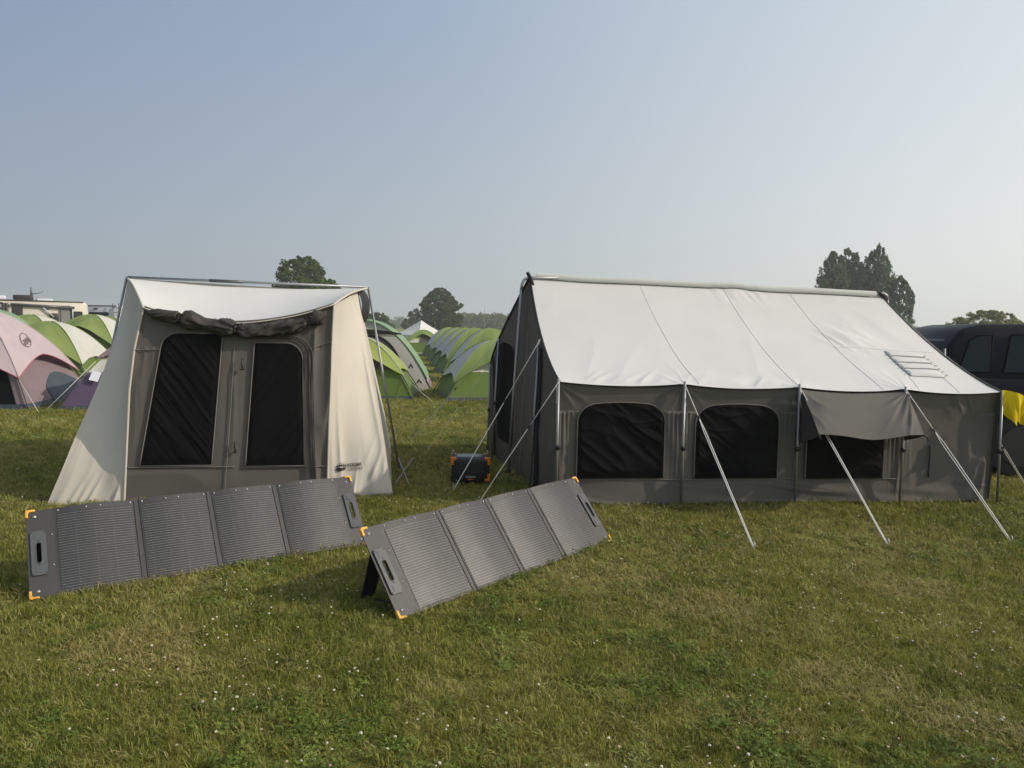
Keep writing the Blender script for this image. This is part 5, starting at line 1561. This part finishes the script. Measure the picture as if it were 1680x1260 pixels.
def gn_scatter(name, pts, rot, scl, pick, coll):
    me = bpy.data.meshes.new(name)
    me.vertices.add(len(pts)); me.vertices.foreach_set('co', pts.astype(np.float32).ravel())
    a = me.attributes.new('rot', 'FLOAT_VECTOR', 'POINT'); a.data.foreach_set('vector', rot.astype(np.float32).ravel())
    a = me.attributes.new('scl', 'FLOAT_VECTOR', 'POINT'); a.data.foreach_set('vector', scl.astype(np.float32).ravel())
    a = me.attributes.new('pick', 'INT', 'POINT'); a.data.foreach_set('value', pick.astype(np.int32))
    me.update()
    o = bpy.data.objects.new(name, me); COL.objects.link(o); o['kind'] = 'stuff'
    ng = bpy.data.node_groups.new(name + '_scatter', 'GeometryNodeTree')
    ng.interface.new_socket('Geometry', in_out='INPUT', socket_type='NodeSocketGeometry')
    ng.interface.new_socket('Geometry', in_out='OUTPUT', socket_type='NodeSocketGeometry')
    gi = ng.nodes.new('NodeGroupInput'); go = ng.nodes.new('NodeGroupOutput')
    ci = ng.nodes.new('GeometryNodeCollectionInfo'); ci.inputs['Collection'].default_value = coll
    ci.inputs['Separate Children'].default_value = True; ci.inputs['Reset Children'].default_value = True
    ip = ng.nodes.new('GeometryNodeInstanceOnPoints'); ip.inputs['Pick Instance'].default_value = True
    def attr(nm, ty):
        n = ng.nodes.new('GeometryNodeInputNamedAttribute'); n.data_type = ty; n.inputs['Name'].default_value = nm
        return [q for q in n.outputs if q.enabled and q.name == 'Attribute'][0]
    L = ng.links
    L.new(gi.outputs[0], ip.inputs['Points']); L.new(ci.outputs[0], ip.inputs['Instance'])
    L.new(attr('pick', 'INT'), ip.inputs['Instance Index']); L.new(attr('rot', 'FLOAT_VECTOR'), ip.inputs['Rotation'])
    L.new(attr('scl', 'FLOAT_VECTOR'), ip.inputs['Scale']); L.new(ip.outputs[0], go.inputs[0])
    md = o.modifiers.new('scatter', 'NODES'); md.node_group = ng
    return o

def wedge(n, d0, d1, half, seed):
    """n points spread evenly over the ground between distances d0 and d1 in front of the path"""
    rg = np.random.default_rng(seed)
    d = np.sqrt(d0 ** 2 + (d1 ** 2 - d0 ** 2) * rg.random(n))
    a = (rg.random(n) * 2 - 1) * half
    return np.stack([d * np.sin(a), d * np.cos(a), np.zeros(n)], 1)
half = math.radians(46)
P, S = [], []
for d0, d1, dens, sc in ((1.0, 4.5, 1500, .85), (4.5, 7.5, 1000, 1.0), (7.5, 12, 520, 1.25), (12, 22, 170, 1.7), (22, 45, 34, 2.6)):
    half = math.radians(64 if d1 < 13 else 50)
    n = int(half * (d1 ** 2 - d0 ** 2) * dens)
    p = wedge(n, d0, d1, half, int(d0 * 10)); P.append(p); S.append(np.full(n, sc))
P, S = np.vstack(P), np.concatenate(S)
rg = np.random.default_rng(5)
dry = vnoise(P[:, 0] * .9, P[:, 1] * .9, 3) * .6 + vnoise(P[:, 0] * 2.7, P[:, 1] * 2.7, 4) * .4
clv = vnoise(P[:, 0] * 1.1 + 7, P[:, 1] * 1.1, 9) * .6 + vnoise(P[:, 0] * 4, P[:, 1] * 4, 12) * .4
pick = rg.integers(0, 3, len(P))
pick[(rg.random(len(P)) < (.07 + sstep(.48, .80, dry) * .38))] = 3
pick[(rg.random(len(P)) < .30 * sstep(.58, .80, clv)) & (P[:, 1] < 22)] = 4
# worn, dry spots where the turf has thinned
for cx, cy, rr in ((1.62, 3.35, .30), (1.98, 3.02, .22), (2.12, 2.78, .20), (1.15, 4.25, .34), (.62, 4.75, .4), (-1.9, 3.55, .35), (-2.6, 3.0, .3), (2.6, 4.6, .3)):
    dd = np.hypot((P[:, 0] - cx), (P[:, 1] - cy) * 1.3) / rr + .5 * (vnoise(P[:, 0] * 9, P[:, 1] * 9, 31) - .5)
    pick[(dd < 1) & (rg.random(len(P)) < .8)] = 3
gh = .75 + .5 * vnoise(P[:, 0] * 1.8, P[:, 1] * 1.8, 22)
rot = np.stack([rg.normal(size=len(P)) * .24, rg.normal(size=len(P)) * .24, rg.random(len(P)) * 6.283], 1)
s = S * (.75 + .5 * rg.random(len(P)))
scl = np.stack([s, s, (S ** .45) * gh * (.75 + .5 * rg.random(len(P)))], 1)
# nothing grows inside the pitched tents
def inside(P, poly):
    x, y = P[:, 0], P[:, 1]; c = np.zeros(len(P), bool)
    for (x0, y0), (x1, y1) in zip(poly, poly[1:] + poly[:1]):
        c ^= ((y0 > y) != (y1 > y)) & (x < (x1 - x0) * (y - y0) / (y1 - y0 + 1e-12) + x0)
    return c
keep = ~(inside(P, [(.46, 6.76), (4.70, 7.18), (4.1, 10.1), (-.25, 9.6)]) | inside(P, [(-4.1, 6.56), (-1.2, 7.06), (-1.7, 9.9), (-4.6, 9.4)]))
gn_scatter('lawn_grass', P[keep], rot[keep], scl[keep], pick[keep], lib)

# clover heads
lib2 = bpy.data.collections.new('clover_pieces')
def clover_head(name, col, seed):
    rg = np.random.default_rng(seed)
    bm = bmesh.new(); bmesh.ops.create_icosphere(bm, subdivisions=2, radius=.0052)
    for v in bm.verts: v.co *= 1 + .35 * (rg.random() - .5); v.co.z = v.co.z * .85 + .058
    V = [v.co[:] for v in bm.verts]; bm.verts.index_update(); F = [tuple(v.index for v in f.verts) for f in bm.faces]; bm.free()
    sv, sf = tube([(0, 0, 0), (.004, 0, .03), (0, 0, .055)], .0011, 4, caps=False)
    o = len(V); V += [tuple(v) for v in sv]; F2 = F + [tuple(i + o for i in f) for f in sf]
    me = bpy.data.meshes.new(name); me.from_pydata(V, [], F2); me.materials.append(col); me.materials.append(M['blade'])
    me.polygons.foreach_set('material_index', [0] * len(F) + [1] * len(sf))
    ob = bpy.data.objects.new(name, me); lib2.objects.link(ob)
cw = simple('clover_white', (.52, .48, .40), .8, var=.25, vscale=300); cp = simple('clover_pink', (.50, .33, .28), .8, var=.25, vscale=300)
clover_head('a_head', cw, 1); clover_head('b_head', cp, 2)
Q = np.vstack([wedge(950, 2.0, 5.2, half, 91), wedge(2000, 5.2, 12, half, 92), wedge(9000, 12, 26, half, 93)])
rg = np.random.default_rng(94)
cm = vnoise(Q[:, 0] * .8 + 3, Q[:, 1] * .8, 41) * .6 + vnoise(Q[:, 0] * 3, Q[:, 1] * 3, 42) * .4
kk = (rg.random(len(Q)) < sstep(.38, .72, cm + .10 * sstep(-1.0, 2.5, Q[:, 0]) * (Q[:, 1] < 5.5)) * .9) & ~(inside(Q, [(.40, 6.70), (4.75, 7.12), (4.1, 10.1), (-.3, 9.6)]) | inside(Q, [(-4.15, 6.5), (-1.15, 7.0), (-1.7, 9.9), (-4.6, 9.4)]))
Q = Q[kk]
sz = (.75 + .55 * rg.random(len(Q))) * np.where(Q[:, 1] > 12, 1.25, 1.0)
gn_scatter('clover_flowers', Q, np.stack([rg.normal(size=len(Q)) * .2, rg.normal(size=len(Q)) * .2, rg.random(len(Q)) * 6.28], 1),
           np.stack([sz, sz, sz * (.6 + .35 * rg.random(len(Q)))], 1), (rg.random(len(Q)) < .25).astype(int), lib2)
